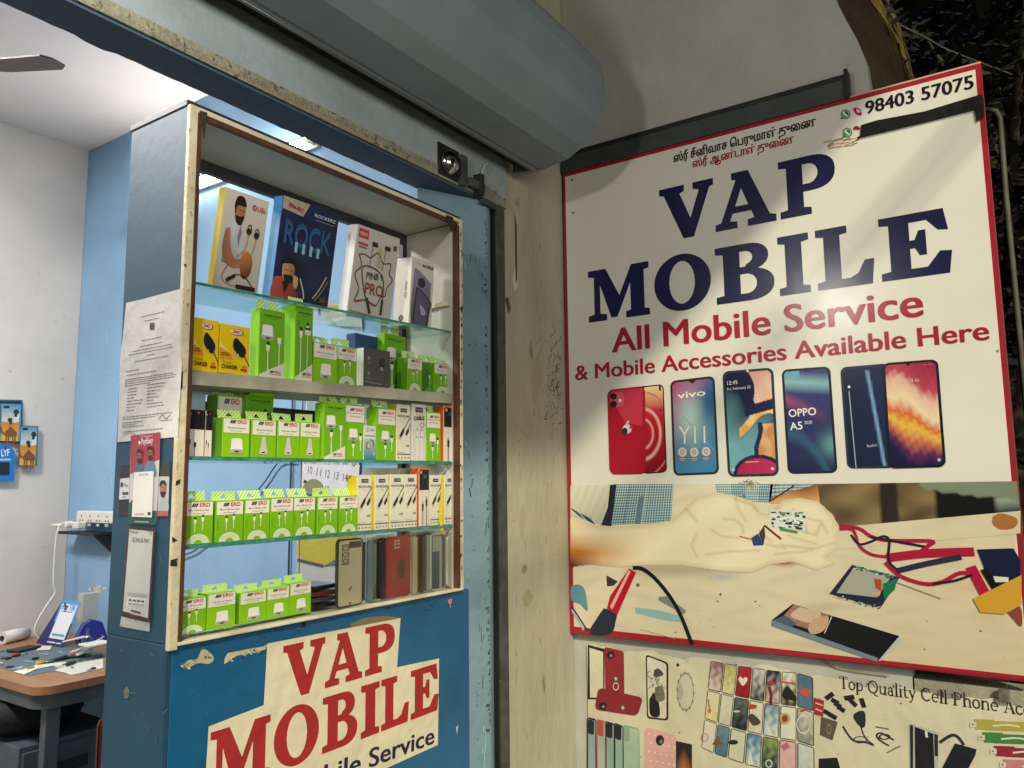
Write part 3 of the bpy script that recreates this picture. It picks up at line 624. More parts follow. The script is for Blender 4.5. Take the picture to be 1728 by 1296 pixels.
# phone lying on the bench
A.poly([(1303,1046),(1338,1019),(1518,1073),(1482,1115)],'#16181c',5); A.poly([(1303,1046),(1302,1056),(1480,1117),(1482,1110)],'#6f8090',6); A.poly([(1482,1115),(1518,1073),(1519,1081),(1486,1115)],'#b4bcbc',6)
A.poly([(1340,1020),(1400,1038),(1385,1068),(1316,1046)],'#9a7466',6); A.blob([(1350,1024),(1385,1034),(1375,1052),(1335,1040)],'#c9b094',7); A.blob([(1372,1045),(1398,1040),(1392,1062),(1372,1070),(1364,1060)],'#c0a080',8); A.poly([(1305,1046),(1325,1038),(1345,1052),(1335,1058)],'#49606c',7)
A.line([(1404,1040),(1392,1068)],.002,'#e0d8c8',8)
# opened circuit
A.poly([(1400,1002),(1438,953),(1518,974),(1512,986),(1486,1026)],'#20283c',5); A.poly([(1412,1000),(1440,959),(1505,972),(1480,1008)],'#a2a498',6)
for i in range(60):
    x=1440+random.random()*66; y=953+(x-1440)*.25+random.random()*7; A.rect(x,y,x+2+random.random()*4,y+2,random.choice(['#2c7a50','#1d5c44','#c9d4cc','#30405c','#8aa49c']),7)
for i in range(30):
    x=1404+random.random()*80; y=1000+(x-1404)*.27+random.random()*6; A.rect(x,y,x+3,y+2,random.choice(['#30405c','#c4ccd0','#8a94a4','#1c2438']),7)
A.poly([(1490,985),(1515,975),(1510,995),(1492,1012)],'#1f7050',7); A.poly([(1475,976),(1488,978),(1488,998),(1478,992)],'#a8482c',7); A.poly([(1476,998),(1487,1000),(1484,1006),(1474,1004)],'#c9a470',7)
# wires
rd='#a81c3c'
for pts,w_,c in (([(1418,887),(1450,892),(1470,905),(1500,912),(1570,913),(1568,920),(1555,930)],.010,rd),([(1418,893),(1440,895),(1450,920),(1470,935),(1500,940)],.008,rd),([(1500,941),(1560,934),(1640,931)],.022,rd),([(1495,950),(1520,972),(1560,985),(1590,982),(1620,967),(1650,970)],.010,rd),([(1437,903),(1450,918),(1470,914),(1490,905),(1501,912),(1500,945),(1515,962)],.006,'#20202c'),([(1470,906),(1520,915),(1560,922)],.006,'#20202c'),([(1515,963),(1560,952),(1620,940)],.014,'#2a3040'),([(1575,985),(1610,980),(1640,970)],.006,'#20202c'),([(1640,960),(1660,998)],.024,rd),([(1515,983),(1588,1010)],.002,'#8a7c60')): A.line(pts,w_,c,6 if c==rd else 7,5)
A.poly([(1649,927),(1710,925),(1722,945),(1722,985),(1690,990),(1668,975),(1660,955)],'#182040',7); A.poly([(1655,962),(1665,958),(1690,992),(1675,995)],'#15161c',8); A.poly([(1676,972),(1702,974),(1702,982),(1680,982)],'#d8d4c4',9)
A.poly([(1642,1010),(1724,970),(1724,1020),(1695,1036),(1655,1033)],'#c99a34',9); A.blob([(1676,871),(1690,866),(1716,875),(1712,890),(1690,893),(1676,884)],'#a8703c',6); A.blob([(1700,1032),(1722,1024),(1724,1056),(1712,1046)],'#8a4438',8)
for i in range(26):
    x=970+random.random()*740; y=1000+random.random()*110
    if A.P((x,y))[1]>z0+.03: A.ell(x,y,1+random.random()*1.6,.8+random.random(),random.choice(['#a39a80','#7a705a','#b8ae92']),4,6)
for (px,py) in ((960,300),(1648,190),(1678,588),(962,355)): A.ell(px+6,py+4,2,2,'#8a8470',5)
A.build('sign_sheet',PV,sg).location=(-S,-.72,-1.8)
# sheet-metal box behind the print
B=MB(); y0s=-x1; y1s=-x0; B.box((S+.001,y0s,z0),(S+.022,y1s,z1),mat('sign_edge_metal','#7c1a20',.5),.001); B.build('sign_box',sg,(-S,-.72,-1.8))
for zz in (z0+.1,1.8,z1-.12): B=MB(); B.box((S+.0225,y0s+.03,zz),(2.3385,y1s-.02,zz+.02),M_black); B.build('rear_bar',sg,(-S,-.72,-1.8))
# black tape over the second number
T=plane_art(0,S-.0045); T.poly([(1447,231),(1452,229),(1453,211),(1480,203),(1560,188),(1656,159),(1660,168),(1661,197),(1648,206),(1644,186),(1560,207),(1446,234)],'#131212',0)
o=T.build('black_tape',printed('tape',.7,bump=.25,bs=30,spec=.2)); tag(o,'strip of black tape stuck over the second phone number on the big sign','tape'); sm=o.modifiers.new('s','SOLIDIFY'); sm.thickness=.0006
# light pole and frame right of the sign
pz=MB(); c0=on(1690,190,0,2.45); pz.tube([on(1667,186,0,2.45),on(1681,188,0,2.45),on(1687,200,0,2.45),on(1697,330,0,2.45),Vector((2.45,on(1697,330,0,2.45).y-.012,0.0))],.008,mat('dull_pole','#58584a',.6,'#46443a',20),8)
tag(pz.build('support_pole'),'thin dull grey pole bent at the top, standing right of the big sign','pole')
# =====================================================================
# ACCESSORY BANNER BELOW THE SIGN
# =====================================================================
BX=2.333
A=plane_art(0,BX,eps=.0004)
def bz(px,py): return A.P((px,py))
ztop=bz(1150,1098)[1]-.012; xr=bz(1728,1180)[0]+.35; xl=bz(990,1090)[0]
# wavy top edge
top=[(xl+(xr-xl)*i/60, ztop-.006+.006*math.sin(i*.9)+.004*math.sin(i*2.3)-(.015 if 24<i<60 else 0)*min(1,(i-24)/8 if i>24 else 0)) for i in range(61)]
A.raw(top+[(xr,.25),(xl-.004,.25),(xl,.6)],'#d3cbb0',0)
A.line([(1385,1112),(1420,1128),(1500,1140)],.004,'#8f8a72',1,4)
serif(A,'Top Quality Cell Phone Acc',(1417,1161),(1741,1209),hgt(A,(1416,1161),(1416,1141)),'#1d1c1c',2)
def rp(q,c,L=2,rim='#1c1c20',fn=None,nx=10,ny=20,rr=.14): return phone(A,q,rim if fn or rim is None else c,fn=fn,nx=nx,ny=ny,L=L,rr=rr)
def two(c1,c2,seed):
    def f(u,v):
        k=nz(u,v,1.5,seed); return mixh(c1,c2,v+k*.5)
    return f
# red ring cases
A.poly([(992,1088),(1020,1095),(1020,1180),(992,1180)],'#1f1f22',1); A.poly([(995,1093),(1018,1100),(1018,1177),(996,1177)],'#d8d2ba',2)
rp([(1020,1091),(1053,1099),(1054,1172),(1022,1168)],'#8c2430',3,rim=None) if False else phone(A,[(1020,1091),(1053,1099),(1054,1172),(1022,1168)],'#942632',L=3)
phone(A,[(1010,1160),(1086,1177),(1076,1208),(1004,1197)],'#8a2430',L=5,rr=.1)
for c in ((1031,1105),(1018,1191)): A.ell(*c,6.5,6.5,'#1c1a1e',7); A.ell(c[0]+1,c[1]+1,2.5,2.5,'#8a8a88',8)
for c in ((1040,1145),(1052,1194)): A.ell(*c,5,6,'#5a4a40',7); A.ell(*c,2.5,3,'#c9b99c',8)
A.ell(1040,1158,5,7,'#d4c4b0',7,hole=.72)
# clear case with black picture
phone(A,[(1090,1104),(1128,1118),(1128,1216),(1092,1212)],'#1c1c1e',L=2); phone(A,[(1092,1107),(1125,1120),(1125,1213),(1094,1209)],'#d4ceb8',L=3)
A.blob([(1096,1180),(1104,1170),(1112,1185),(1113,1208),(1098,1206)],'#1b1b1d',4); A.blob([(1106,1160),(1118,1158),(1122,1180),(1108,1182)],'#77736a',4); A.blob([(1105,1130),(1112,1128),(1120,1138),(1106,1142)],'#4a4844',5)
for i in range(26): x=1098+random.random()*22; y=1130+random.random()*50; A.line([(x,y),(x+random.gauss(0,5),y+random.gauss(0,5))],.0016,'#3a3834',5)
# oval clear back
A.ell(1157,1167,14,32,'#8a8878',2,26,hole=.93); A.ell(1157,1167,13,30,'#ccc6b0',1,26); A.ell(1149,1168,4,14,'#b0ac98',2); A.ell(1144,1122,2.5,3,'#26241f',2)
for i in range(14): t=i*.45; A.line([(1157+13*math.cos(t),1167+31*math.sin(t)),(1157+15*math.cos(t+.15),1167+34*math.sin(t+.15))],.002,'#5c5a4c',3)
# row of green cases
for i,(x,c,r2) in enumerate(((991,'#8fa3a6','#24262e'),(1007,'#a8b0ac','#b8504c'),(1022,'#8ba89c','#20242c'),(1037,'#93b0a0','#20242c'),(1051,'#a4bea4','#8aa88c'))):
    w_=15 if i<4 else 28; phone(A,[(x,1210+i*3),(x+w_,1213+i*4),(x+w_+1,1310),(x,1310)],r2,L=2+(i%2),rr=.2); A.poly([(x+2,1213+i*3),(x+w_-1,1216+i*4),(x+w_-1,1310),(x+2,1310)],c,4); phone(A,[(x+2,1213+i*3),(x+12,1216+i*3),(x+12,1240+i*3),(x+2,1238+i*3)],r2 if i<4 else '#8aa890',L=5,rr=.3)
# pink dotted case
phone(A,[(1088,1226),(1142,1241),(1142,1310),(1088,1310)],'#d8a8a4',L=2); A.ell(1114,1249,7,9,'#26231f',4); A.ell(1116,1251,3,4,'#6f6c60',5)
for i in range(5):
    for j in range(5): A.ell(1095+i*10+(j%2)*4,1238+j*15+i*2,1.6,1.6,'#ead0c8',3,8)
A.poly([(1141,1250),(1168,1256),(1168,1310),(1141,1310)],'#26201c',3); A.grid([(1143,1256),(1166,1262),(1166,1310),(1143,1310)],8,16,lambda u,v: mixh('#2a1c18','#c07a3c',v*1.2-abs(u-.5)),4)
# grid of printed cases
cols=[['#8c6468/#d8c4b8','#b4b060/#d8d0a0','#b02030/#8c1420','#c4c4bc/#4c4a44','#181c34/#c9b8b0','#d8d2bc/#3a3630','#4c6a84/#5a7488'],
      ['#d6d0b4/#d8c890','#d4d0bc/#c4c0ac','#5a6468/#1a1c20','#d8d4c0/#d0c8ac','#6a8ca4/#d8d6cc','#dcd8c4/#dcd8c4','#cac8b8/#8a8a84'],
      ['#d6d0bc/#d4ccb8','#6a8494/#4c6a80','#c4ccac/#d0ccb8','#4c7ca4/#c4d0cc','#8a9c50/#20304c','#d8b4b0/#d4a8a8','#c8ccc4/#b0b8b4']]
tops=[(1199,1114),(1223,1118),(1246,1122),(1270,1125),(1293,1129),(1319,1132),(1345,1134)]
bots=[(1183,1262),(1205,1272),(1227,1280),(1256,1290),(1284,1297),(1313,1304),(1345,1310)]
for r_ in range(3):
    for c in range(7):
        def gp(cc,k):
            if cc<7: a=tops[cc];b=bots[cc]
            else: a=(1373,1142); b=(1376,1320)
            t=k/3; return (a[0]+(b[0]-a[0])*t,a[1]+(b[1]-a[1])*t)
        q=[gp(c,r_),gp(c+1,r_),gp(c+1,r_+1),gp(c,r_+1)]
        cx_=sum(p[0] for p in q)/4; cy_=sum(p[1] for p in q)/4; q=[(cx_+(x-cx_)*.94,cy_+(y-cy_)*.965) for x,y in q]
        c1,c2=cols[r_][c].split('/'); phone(A,q,'#23232a',fn=two(c1,c2,r_*7+c),nx=9,ny=18,L=2,rr=.12)
A.blob([(1246,1146),(1250,1141),(1254,1145),(1259,1142),(1262,1147),(1254,1157)],'#ead8cc',6); A.poly([(1346,1166),(1360,1160),(1372,1166),(1360,1176)],'#b85848',6); A.line([(1299,1160),(1302,1172),(1301,1188)],.008,'#7a1c20',6); A.ell(1302,1152,4,5,'#b03028',6); A.blob([(1322,1165),(1330,1158),(1344,1176),(1342,1182),(1322,1176)],'#1d1b1a',6); A.line([(1320,1150),(1341,1153)],.004,'#b04840',6); A.line([(1196,1180),(1198,1196)],.003,'#a0562c',6); A.ell(1198,1199,3,4,'#c07030',6); A.ell(1244,1200,6,2,'#c0c0b8',6); A.ell(1270,1192,8,4,'#b8442c',6); A.blob([(1262,1210),(1270,1204),(1284,1218),(1272,1224)],'#4a4438',6); A.ell(1325,1212,9,10,'#b8a468',6); A.ell(1325,1212,5,6,'#8a3a2c',7); A.ell(1190,1244,6,7,'#b88878',6,hole=.8); A.poly([(1202,1256),(1212,1242),(1220,1256)],'#7a4c30',6); A.ell(1238,1252,8,4,'#26262a',6); A.poly([(1262,1290),(1266,1262),(1272,1290)],'#e0e0cc',6); A.ell(1298,1288,6,7,'#d0d4d0',7,hole=.7); A.poly([(1318,1258),(1328,1252),(1334,1260),(1324,1266)],'#b86a74',6); A.ell(1356,1222,12,16,'#e0dcd0',6,hole=.85); A.line([(1352,1200),(1362,1196)],.006,'#a8504c',6)
A.poly([(1374,1177),(1391,1182),(1389,1209),(1374,1205)],'#a82430',4); A.line([(1377,1186),(1388,1190)],.004,'#dcb8a8',5); A.line([(1377,1196),(1387,1200)],.004,'#dcb8a8',5)
# chargers and cables
for a,b in (((1395,1178),(1405,1171)),((1405,1181),(1414,1186)),((1410,1187),(1418,1192)),((1415,1193),(1424,1199)),((1392,1200),(1410,1211)),((1427,1178),(1440,1176)),((1434,1180),(1444,1190)),((1454,1180),(1458,1192))): A.line([a,b],.012,'#1c1b1a',3)
A.poly([(1386,1209),(1414,1218),(1405,1249),(1384,1240)],'#5a5444',3); A.ell(1399,1230,4,9,'#8a846c',4,hole=.7)
A.blob([(1442,1204),(1452,1199),(1460,1203),(1460,1225),(1452,1226),(1441,1212)],'#24262c',3,4); A.line([(1453,1226),(1458,1240),(1466,1250),(1474,1256)],.003,'#33332f',3,5); A.line([(1423,1226),(1432,1240),(1442,1250),(1460,1252),(1474,1257)],.005,'#33332f',3,5); A.ell(1452,1248,12,6,'#33332f',3,hole=.8)
A.line([(1500,1258),(1484,1248),(1480,1240),(1488,1237),(1508,1248)],.004,'#2a2824',3,6); A.ell(1493,1243,10,5,'#2a2824',3,hole=.7); A.line([(1497,1270),(1512,1262),(1520,1259)],.003,'#7a7460',3,3); A.line([(1478,1226),(1500,1230)],.003,'#6a6450',3)
A.poly([(1382,1280),(1413,1278),(1422,1310),(1382,1310)],'#16181c',3)
phone(A,[(1534,1220),(1583,1236),(1584,1320),(1536,1320)],'#b4b4ac',L=2,rr=.1); A.poly([(1536,1223),(1541,1224),(1541,1320),(1537,1320)],'#1c1d22',4); A.poly([(1544,1226),(1575,1238),(1578,1320),(1545,1320)],'#14161a',4); A.line([(1563,1234),(1564,1243)],.006,'#d8d8cc',5); A.poly([(1577,1238),(1583,1240),(1583,1276),(1578,1275)],'#1c1d22',5)
A.line([(1587,1252),(1605,1241),(1616,1243),(1626,1256)],.007,'#26282c',3,5); A.poly([(1612,1254),(1648,1264),(1646,1274),(1622,1320),(1584,1320),(1588,1300)],'#131722',4)
for c,y,x in (('#a8a040',1222,1650),('#3c7c3c',1244,1664),('#8c2028',1267,1684),('#c07c7c',1290,1700)):
    A.line([(x,y),(x+25,y+1)],.024,c,3); A.poly([(x+10,y-6),(1790,y-2),(1790,y+14),(x+14,y+10)],c,3); A.line([(x+26,y+3),(x+50,y+1),(x+70,y+4)],.004,'#d8d4c0',4,4); A.rect(x-13,y-4,x-2,y+5,'#d0c8b8',4); A.ell(x-8,y,1.4,1.4,'#3a3428',5,8)
for i in range(40):
    x=1000+random.random()*700; y=1100+random.random()*190; A.ell(x,y,.8+random.random()*1.4,.6+random.random(),random.choice(['#8a8268','#5c5644','#a39a80']),1,6)
o=A.build('banner',PB); tag(o,'creased cream vinyl banner reading Top Quality Cell Phone Acc, below the big sign','banner')
B=MB(); a=on(1684,1162,0,2.329); b=on(1706,1185,0,2.329); B.box((2.318,b.y,b.z),(2.332,a.y,a.z),mat('clip_metal','#77746a',.5,'#4a483f',30),.002)
tag(B.build('fixing_bracket'),'small grey metal bracket under the right part of the sign','bracket')
# =====================================================================
# DISPLAY CABINET
# =====================================================================
CX0,CX1=.793,1.594; CZ0,CZ1=1.232,2.188; YB=1.425
def ztilt(x,z,t): return z+t*(x-.82)/.75
GZ={'glass1':(1.868,.021),'wood':(1.703,.021),'glass3':(1.549,0),'glass4':(1.393,-.002),'base':(1.240,-.006)}
cab=empty('display_cabinet',(CX0,YC,0),'blue painted display cabinet with cream front frame and glass shelves of phone accessories','display cabinet')
off=(-CX0,-YC,0)
B=MB(); B.box((CX0,YC+.004,CZ0),(CX0+.016,YC+.19,CZ1),M_side,.001); B.box((CX0+.0165,YC+.012,CZ0+.002),(CX0+.0185,YC+.186,CZ1-.004),M_inner); B.build('side_panel',cab,off)
B=MB(); B.box((CX1-.016,YC+.004,CZ0),(CX1,YC+.19,CZ1),M_side,.001); B.box((CX1-.0205,YC+.012,CZ0+.002),(CX1-.0165,YC+.175,CZ1-.014),M_inner)
B.build('side_panel',cab,off)
B=MB(); B.box((CX1-.030,YC+.02,1.955),(CX1-.021,YC+.17,1.967),M_cream,.001); B.build('shelf_rest',cab,off)
B=MB(); B.box((CX0-.002,YC+.003,CZ1),(CX1+.002,YC+.194,CZ1+.012),M_dark,.002); B.build('top_board',cab,off)
B=MB(); B.box((CX0+.019,YC+.012,CZ1-.012),(CX1-.021,YC+.172,CZ1-.002),M_inner); B.build('ceiling_board',cab,off)
B=MB(); B.box((CX0+.018,YC+.172,CZ1-.036),(CX1-.016,YC+.188,CZ1-.001),M_dark,.001); B.box((CX1-.036,YC+.172,CZ0),(CX1-.0165,YC+.188,CZ1-.037),M_dark,.001); B.box((CX0+.018,YC+.173,CZ0),(CX0+.028,YC+.188,CZ1-.037),M_dark,.001); B.box((CX0+.029,YC+.173,1.640),(CX1-.037,YC+.188,1.668),M_dark,.001)
B.build('back_frame',cab,off)
# front frame: cream strips, brown inner edge
def strip(nm,a,b,m): B=MB(); B.box(a,b,m,.0012); return B.build(nm,cab,off)
strip('front_stile',(CX0-.001,YC-.006,CZ0-.01),(CX0+.0155,YC+.004,CZ1+.001),M_cream); strip('stile_edge',(CX0+.0157,YC-.005,CZ0),(CX0+.0245,YC+.009,CZ1-.004),M_brown)
strip('front_stile',(CX1-.010,YC-.006,CZ0),(CX1+.001,YC+.004,CZ1+.001),M_cream); strip('stile_edge',(CX1-.0205,YC-.005,CZ0+.002),(CX1-.0105,YC+.009,CZ1-.017),M_brown)
strip('top_rail',(CX0+.0157,YC-.006,CZ1-.009),(CX1-.0105,YC+.004,CZ1+.001),M_cream); strip('rail_edge',(CX0+.025,YC-.004,CZ1-.0185),(CX1-.021,YC+.006,CZ1-.0095),M_brown)
strip('bottom_rail',(CX0+.0157,YC-.007,CZ0-.004),(CX1-.002,YC+.010,CZ0+.002),mat('cream_rail_lit_tone','#e3dcc0',.5,'#c6bb98',14,'#6a5a40',40,.68))  # paler copy of the frame cream; lamplight is put into its colour
strip('floor_board',(CX0+.019,YC+.0105,CZ0-.006),(CX1-.021,YC+.172,CZ0+.0005),M_ply)
# chipped black patches on the frame
A=plane_art(1,YC-.0065)
for q in ([(337,186),(350,190),(345,235),(343,232),(340,210)],[(752,362),(764,366),(770,384),(762,392),(757,380)],[(297,812),(305,808),(304,816),(296,820)],[(290,905),(300,912),(291,916)],[(288,945),(300,942),(299,956),(287,955)],[(305,630),(309,625),(308,655),(304,660)],[(309,445),(315,446),(314,452)],[(776,520),(781,515),(780,530)]):
    A.poly(q,'#2a241e',0)
for i in range(26):
    y=200+random.random()*860; x=318-(y-180)*.039+random.choice([2,9])+random.random()*2; A.poly([(x,y),(x+1.5+random.random()*3,y+1),(x+1,y+3+random.random()*7)],random.choice(['#a08f6c','#b09c78','#8a7858']),0)
for i in range(40):
    y=390+random.random()*580; x=776.5+random.random()*3; A.poly([(x,y),(x+1+random.random()*2,y+1),(x,y+3+random.random()*6)],random.choice(['#5c4a34','#2a241e']),0)
o=A.build('paint_chips',printed('chips',.8),cab); o.location=off; o['kind']='stuff'
GL=clear('shelf_glass',(.80,.93,.89)); GE=mat('glass_edge','#4f9a88',.15,'#2f6f66',40)
def shelf(nm,key,th,m,me,y0=YC+.016,y1=YB-.006):
    z,tl_=GZ[key]; B=MB(); xa,xb=CX0+.020,CX1-.022
    for (p,q,mm) in ((y0,y0+.0012,me),(y0+.0014,y1,m)):
        B.prism([(xa,ztilt(xa,z,tl_)-.0006),(xb,ztilt(xb,z,tl_)-.0006),(xb,ztilt(xb,z,tl_)-th),(xa,ztilt(xa,z,tl_)-th)],1,p,q,mm)
    return B.build(nm,cab,off)
shelf('glass_shelf','glass1',.006,GL,GE); shelf('glass_shelf','glass3',.007,GL,GE,YC+.012); shelf('glass_shelf','glass4',.007,GL,GE,YC+.012)
shelf('wooden_shelf','wood',.026,M_ply,M_ply,YC+.012)
# base under the cabinet
B=MB(); B.box((CX0+.012,YC+.006,.05),(1.632,YC+.19,CZ0-.0065),M_base,.002); B.box((CX0,YC+.0045,.05),(CX0+.0118,YC+.19,CZ0-.0004),M_side,.002)
bs=B.build('cabinet_base'); tag(bs,'glossy blue painted base below the display cabinet, with peeling paint patches','cabinet base')
A=plane_art(1,YC+.006-.0003)
peel='#b9ae8c'
for q in ([(304,1128),(312,1116),(325,1112),(336,1098),(352,1102),(351,1092),(345,1094),(360,1112),(352,1120),(330,1118),(306,1130)],): A.blob([(305,1127),(318,1114),(332,1112),(340,1097),(350,1098),(361,1111),(352,1120),(335,1119),(318,1126)],peel,1)
A.poly([(379,1111),(384,1102),(400,1099),(448,1090),(449,1095),(425,1103),(400,1106),(378,1121)],'#c2b896',1)
A.blob([(590,1053),(620,1042),(655,1040),(675,1044),(640,1050),(600,1060)],'#7a6f50',1); A.poly([(507,1046),(516,1044),(515,1058),(508,1059)],'#15161a',1)
A.poly([(755,1012),(763,1010),(760,1027)],'#c0808c',1); A.poly([(769,1227),(773,1224),(771,1240)],'#b0b8b8',1)
for i in range(60):
    x=320+random.random()*440; y=1096-(x-300)*.185+random.gauss(0,6); A.line([(x,y),(x+random.random()*9,y-1.5)],.001+random.random()*.0015,random.choice(['#0a3c58','#54624f','#0b4a70']),1)
for i in range(50):
    x=300+random.random()*480; y=1060+random.random()*230; A.line([(x,y),(x+random.gauss(0,14),y+random.gauss(0,8))],.0007,random.choice(['#1a78a4','#0a4c74','#3a88a8']),1)
rk=random.Random(9)
for k in range(60):
    t_=rk.random(); x,y=((306+t_*52,1126-t_*24) if k%2 else (382+t_*66,1112-t_*18)); x+=rk.gauss(0,3); y+=rk.gauss(0,3.5); r_=rk.uniform(.6,2.6)
    A.blob([(x-r_,y),(x,y-r_*.8),(x+r_*1.6,y),(x+r_*.4,y+r_)],rk.choice(['#a89c78','#8f8464','#c9c0a2','#6f6a54','#123f5c','#0d5a88']),2,3)
o=A.build('peeling_patches',printed('peel',.8),bs); o['kind']='stuff'
# paper with VAP MOBILE on the base
def ax_p(A,px,py): return A.P((px,py))[0]
YP=YC+.0045; A=plane_art(1,YP)
A.poly([(451,1086),(676,1043),(670,1126),(741,1111),(739,1257),(600,1320),(420,1420),(340,1420),(352,1226),(445,1190)],'#d9d0b4',0)
z_b=(A.P((615,1141))[1]+A.P((511,1174))[1])/2; z_t=(A.P((480,1088))[1]+A.P((618,1061))[1])/2
DR='#a02024'
letters(A,'VAP',[(ax_p(A,478,1085),ax_p(A,549,1078)),(ax_p(A,548,1160),ax_p(A,611,1140)),(ax_p(A,616,1100),ax_p(A,666,1090))],z_b,z_t,DR,1)
z_b=(A.P((609,1244))[1]+A.P((739,1201))[1])/2; z_t=(A.P((631,1150))[1]+A.P((736,1121))[1])/2
letters(A,'MOBILE',[(ax_p(A,355,1250),ax_p(A,456,1230)),(ax_p(A,462,1240),ax_p(A,538,1230)),(ax_p(A,544,1220),ax_p(A,603,1210)),(ax_p(A,609,1200),ax_p(A,640,1190)),(ax_p(A,643,1190),ax_p(A,690,1190)),(ax_p(A,693,1170),ax_p(A,740,1160))],z_b,z_t,DR,1)
boldtext(A,'All Mobile Service',(395,1382),(731,1254),hgt(A,(618,1292),(618,1262))*1.0,'#1b1b3b',2)
o=A.build('paper_poster',PP); tag(o,'cut out cream paper poster with red VAP MOBILE letters pasted on the blue base','poster')
# =====================================================================
# BOXED GOODS
# =====================================================================
GREEN='#7ed010'; DG='#5cae10'; LG='#a4e428'; LBL='#e6e2d6'
def erd_logo(A,u,v,s):
    """three slanted bars and red letters; s=height"""
    for i in range(3): A.poly([(u+i*s*.55,v),(u+s*.42+i*s*.55,v),(u+s*.9+i*s*.55,v+s),(u+s*.48+i*s*.55,v+s)],'#1c1c30',3)
    A.text('ERD',(u+s*2.3,v),(u+s*5.2,v),s,'#c82a20',3,.02,2)
def charger_art(A,w,h,x,y,s,port=True):
    A.blob([(x-.20*s,y+s),(x+.20*s,y+s),(x+.35*s,y+.93*s),(x+.37*s,y+.6*s),(x+.39*s,y+.03*s),(x,y),(x-.39*s,y+.03*s),(x-.37*s,y+.6*s),(x-.35*s,y+.93*s)],'#e9e7e2',2)
    if port: A.poly([(x-.40*s,y),(x+.40*s,y),(x+.385*s,y+.26*s),(x-.385*s,y+.26*s)],'#a8a6a4',3); A.poly([(x-.14*s,y+.07*s),(x+.14*s,y+.07*s),(x+.14*s,y+.16*s),(x-.14*s,y+.16*s)],'#2c2c30',4)
def plug(A,x,y,s,dark=True):
    A.poly([(x-.20*s,y+.9*s),(x+.20*s,y+.9*s),(x+.16*s,y+.40*s),(x+.05*s,y+.25*s),(x+.05*s,y-.9*s),(x-.05*s,y-.9*s),(x-.05*s,y+.25*s),(x-.16*s,y+.40*s)],'#e4e4dc',2)
    if dark: A.poly([(x-.15*s,y+.92*s),(x+.15*s,y+.92*s),(x+.15*s,y+1.2*s),(x-.15*s,y+1.2*s)],'#22262a',3)
def art_box(w,h,d,kind,body,top=None,side=None):
    """returns Art for the front (y=0) plus MB for the carton"""
    A=Art(lambda a,b,L:Vector((a,-.00025*(L+1),b)))
    m=lambda c: mat('card_'+c.lstrip('#'),c,.42,spec=.4)
    B=MB(); B.box((0,0,0),(w,d,h),m(body),.0007)
    if side: 
        B.box((-.0006,.001,.001),(-.0001,d-.001,h-.001),m(side))
    if top: B.box((.0005,.0005,h+.0001),(w-.0005,d-.0005,h+.0006),m(top))
    return A,B
def label_strip(A,w,h,l1,l2,v0=.66):
    A.rect(w*.03,h*v0,w*.97,h*.975,LBL,1); s=h*.085; erd_logo(A,w*.24,h*.865,s)
    A.text(l1,(w*.15,h*(v0+.11)),(w*.85,h*(v0+.11)),h*.035,'#3a3a36',3,.01,1); A.text(l2,(w*.28,h*(v0+.04)),(w*.72,h*(v0+.04)),h*.028,'#4a4a46',3,0,1)
PROTO={}
def tab_mesh(w,hh):
    k=('tab',w,hh)
    if k in PROTO: return PROTO[k]
    A=Art(lambda a,b,L:Vector((a,-.0003*L,b)))
    def f(u,v):
        x=u*w; y=(1-v)*hh
        if .25<(1-v)<.75 and abs(u-.48)<.16*(1-((1-v)-.25)/.5): return None
        return '#e6ecc0' if ((x*1.0-y*.9)/(.0085))%1<.5 else '#8fcf20'
    A.grid([(0,hh),(w,hh),(w,0),(0,0)],44,12,f,1)
    PROTO[k]=A; return A
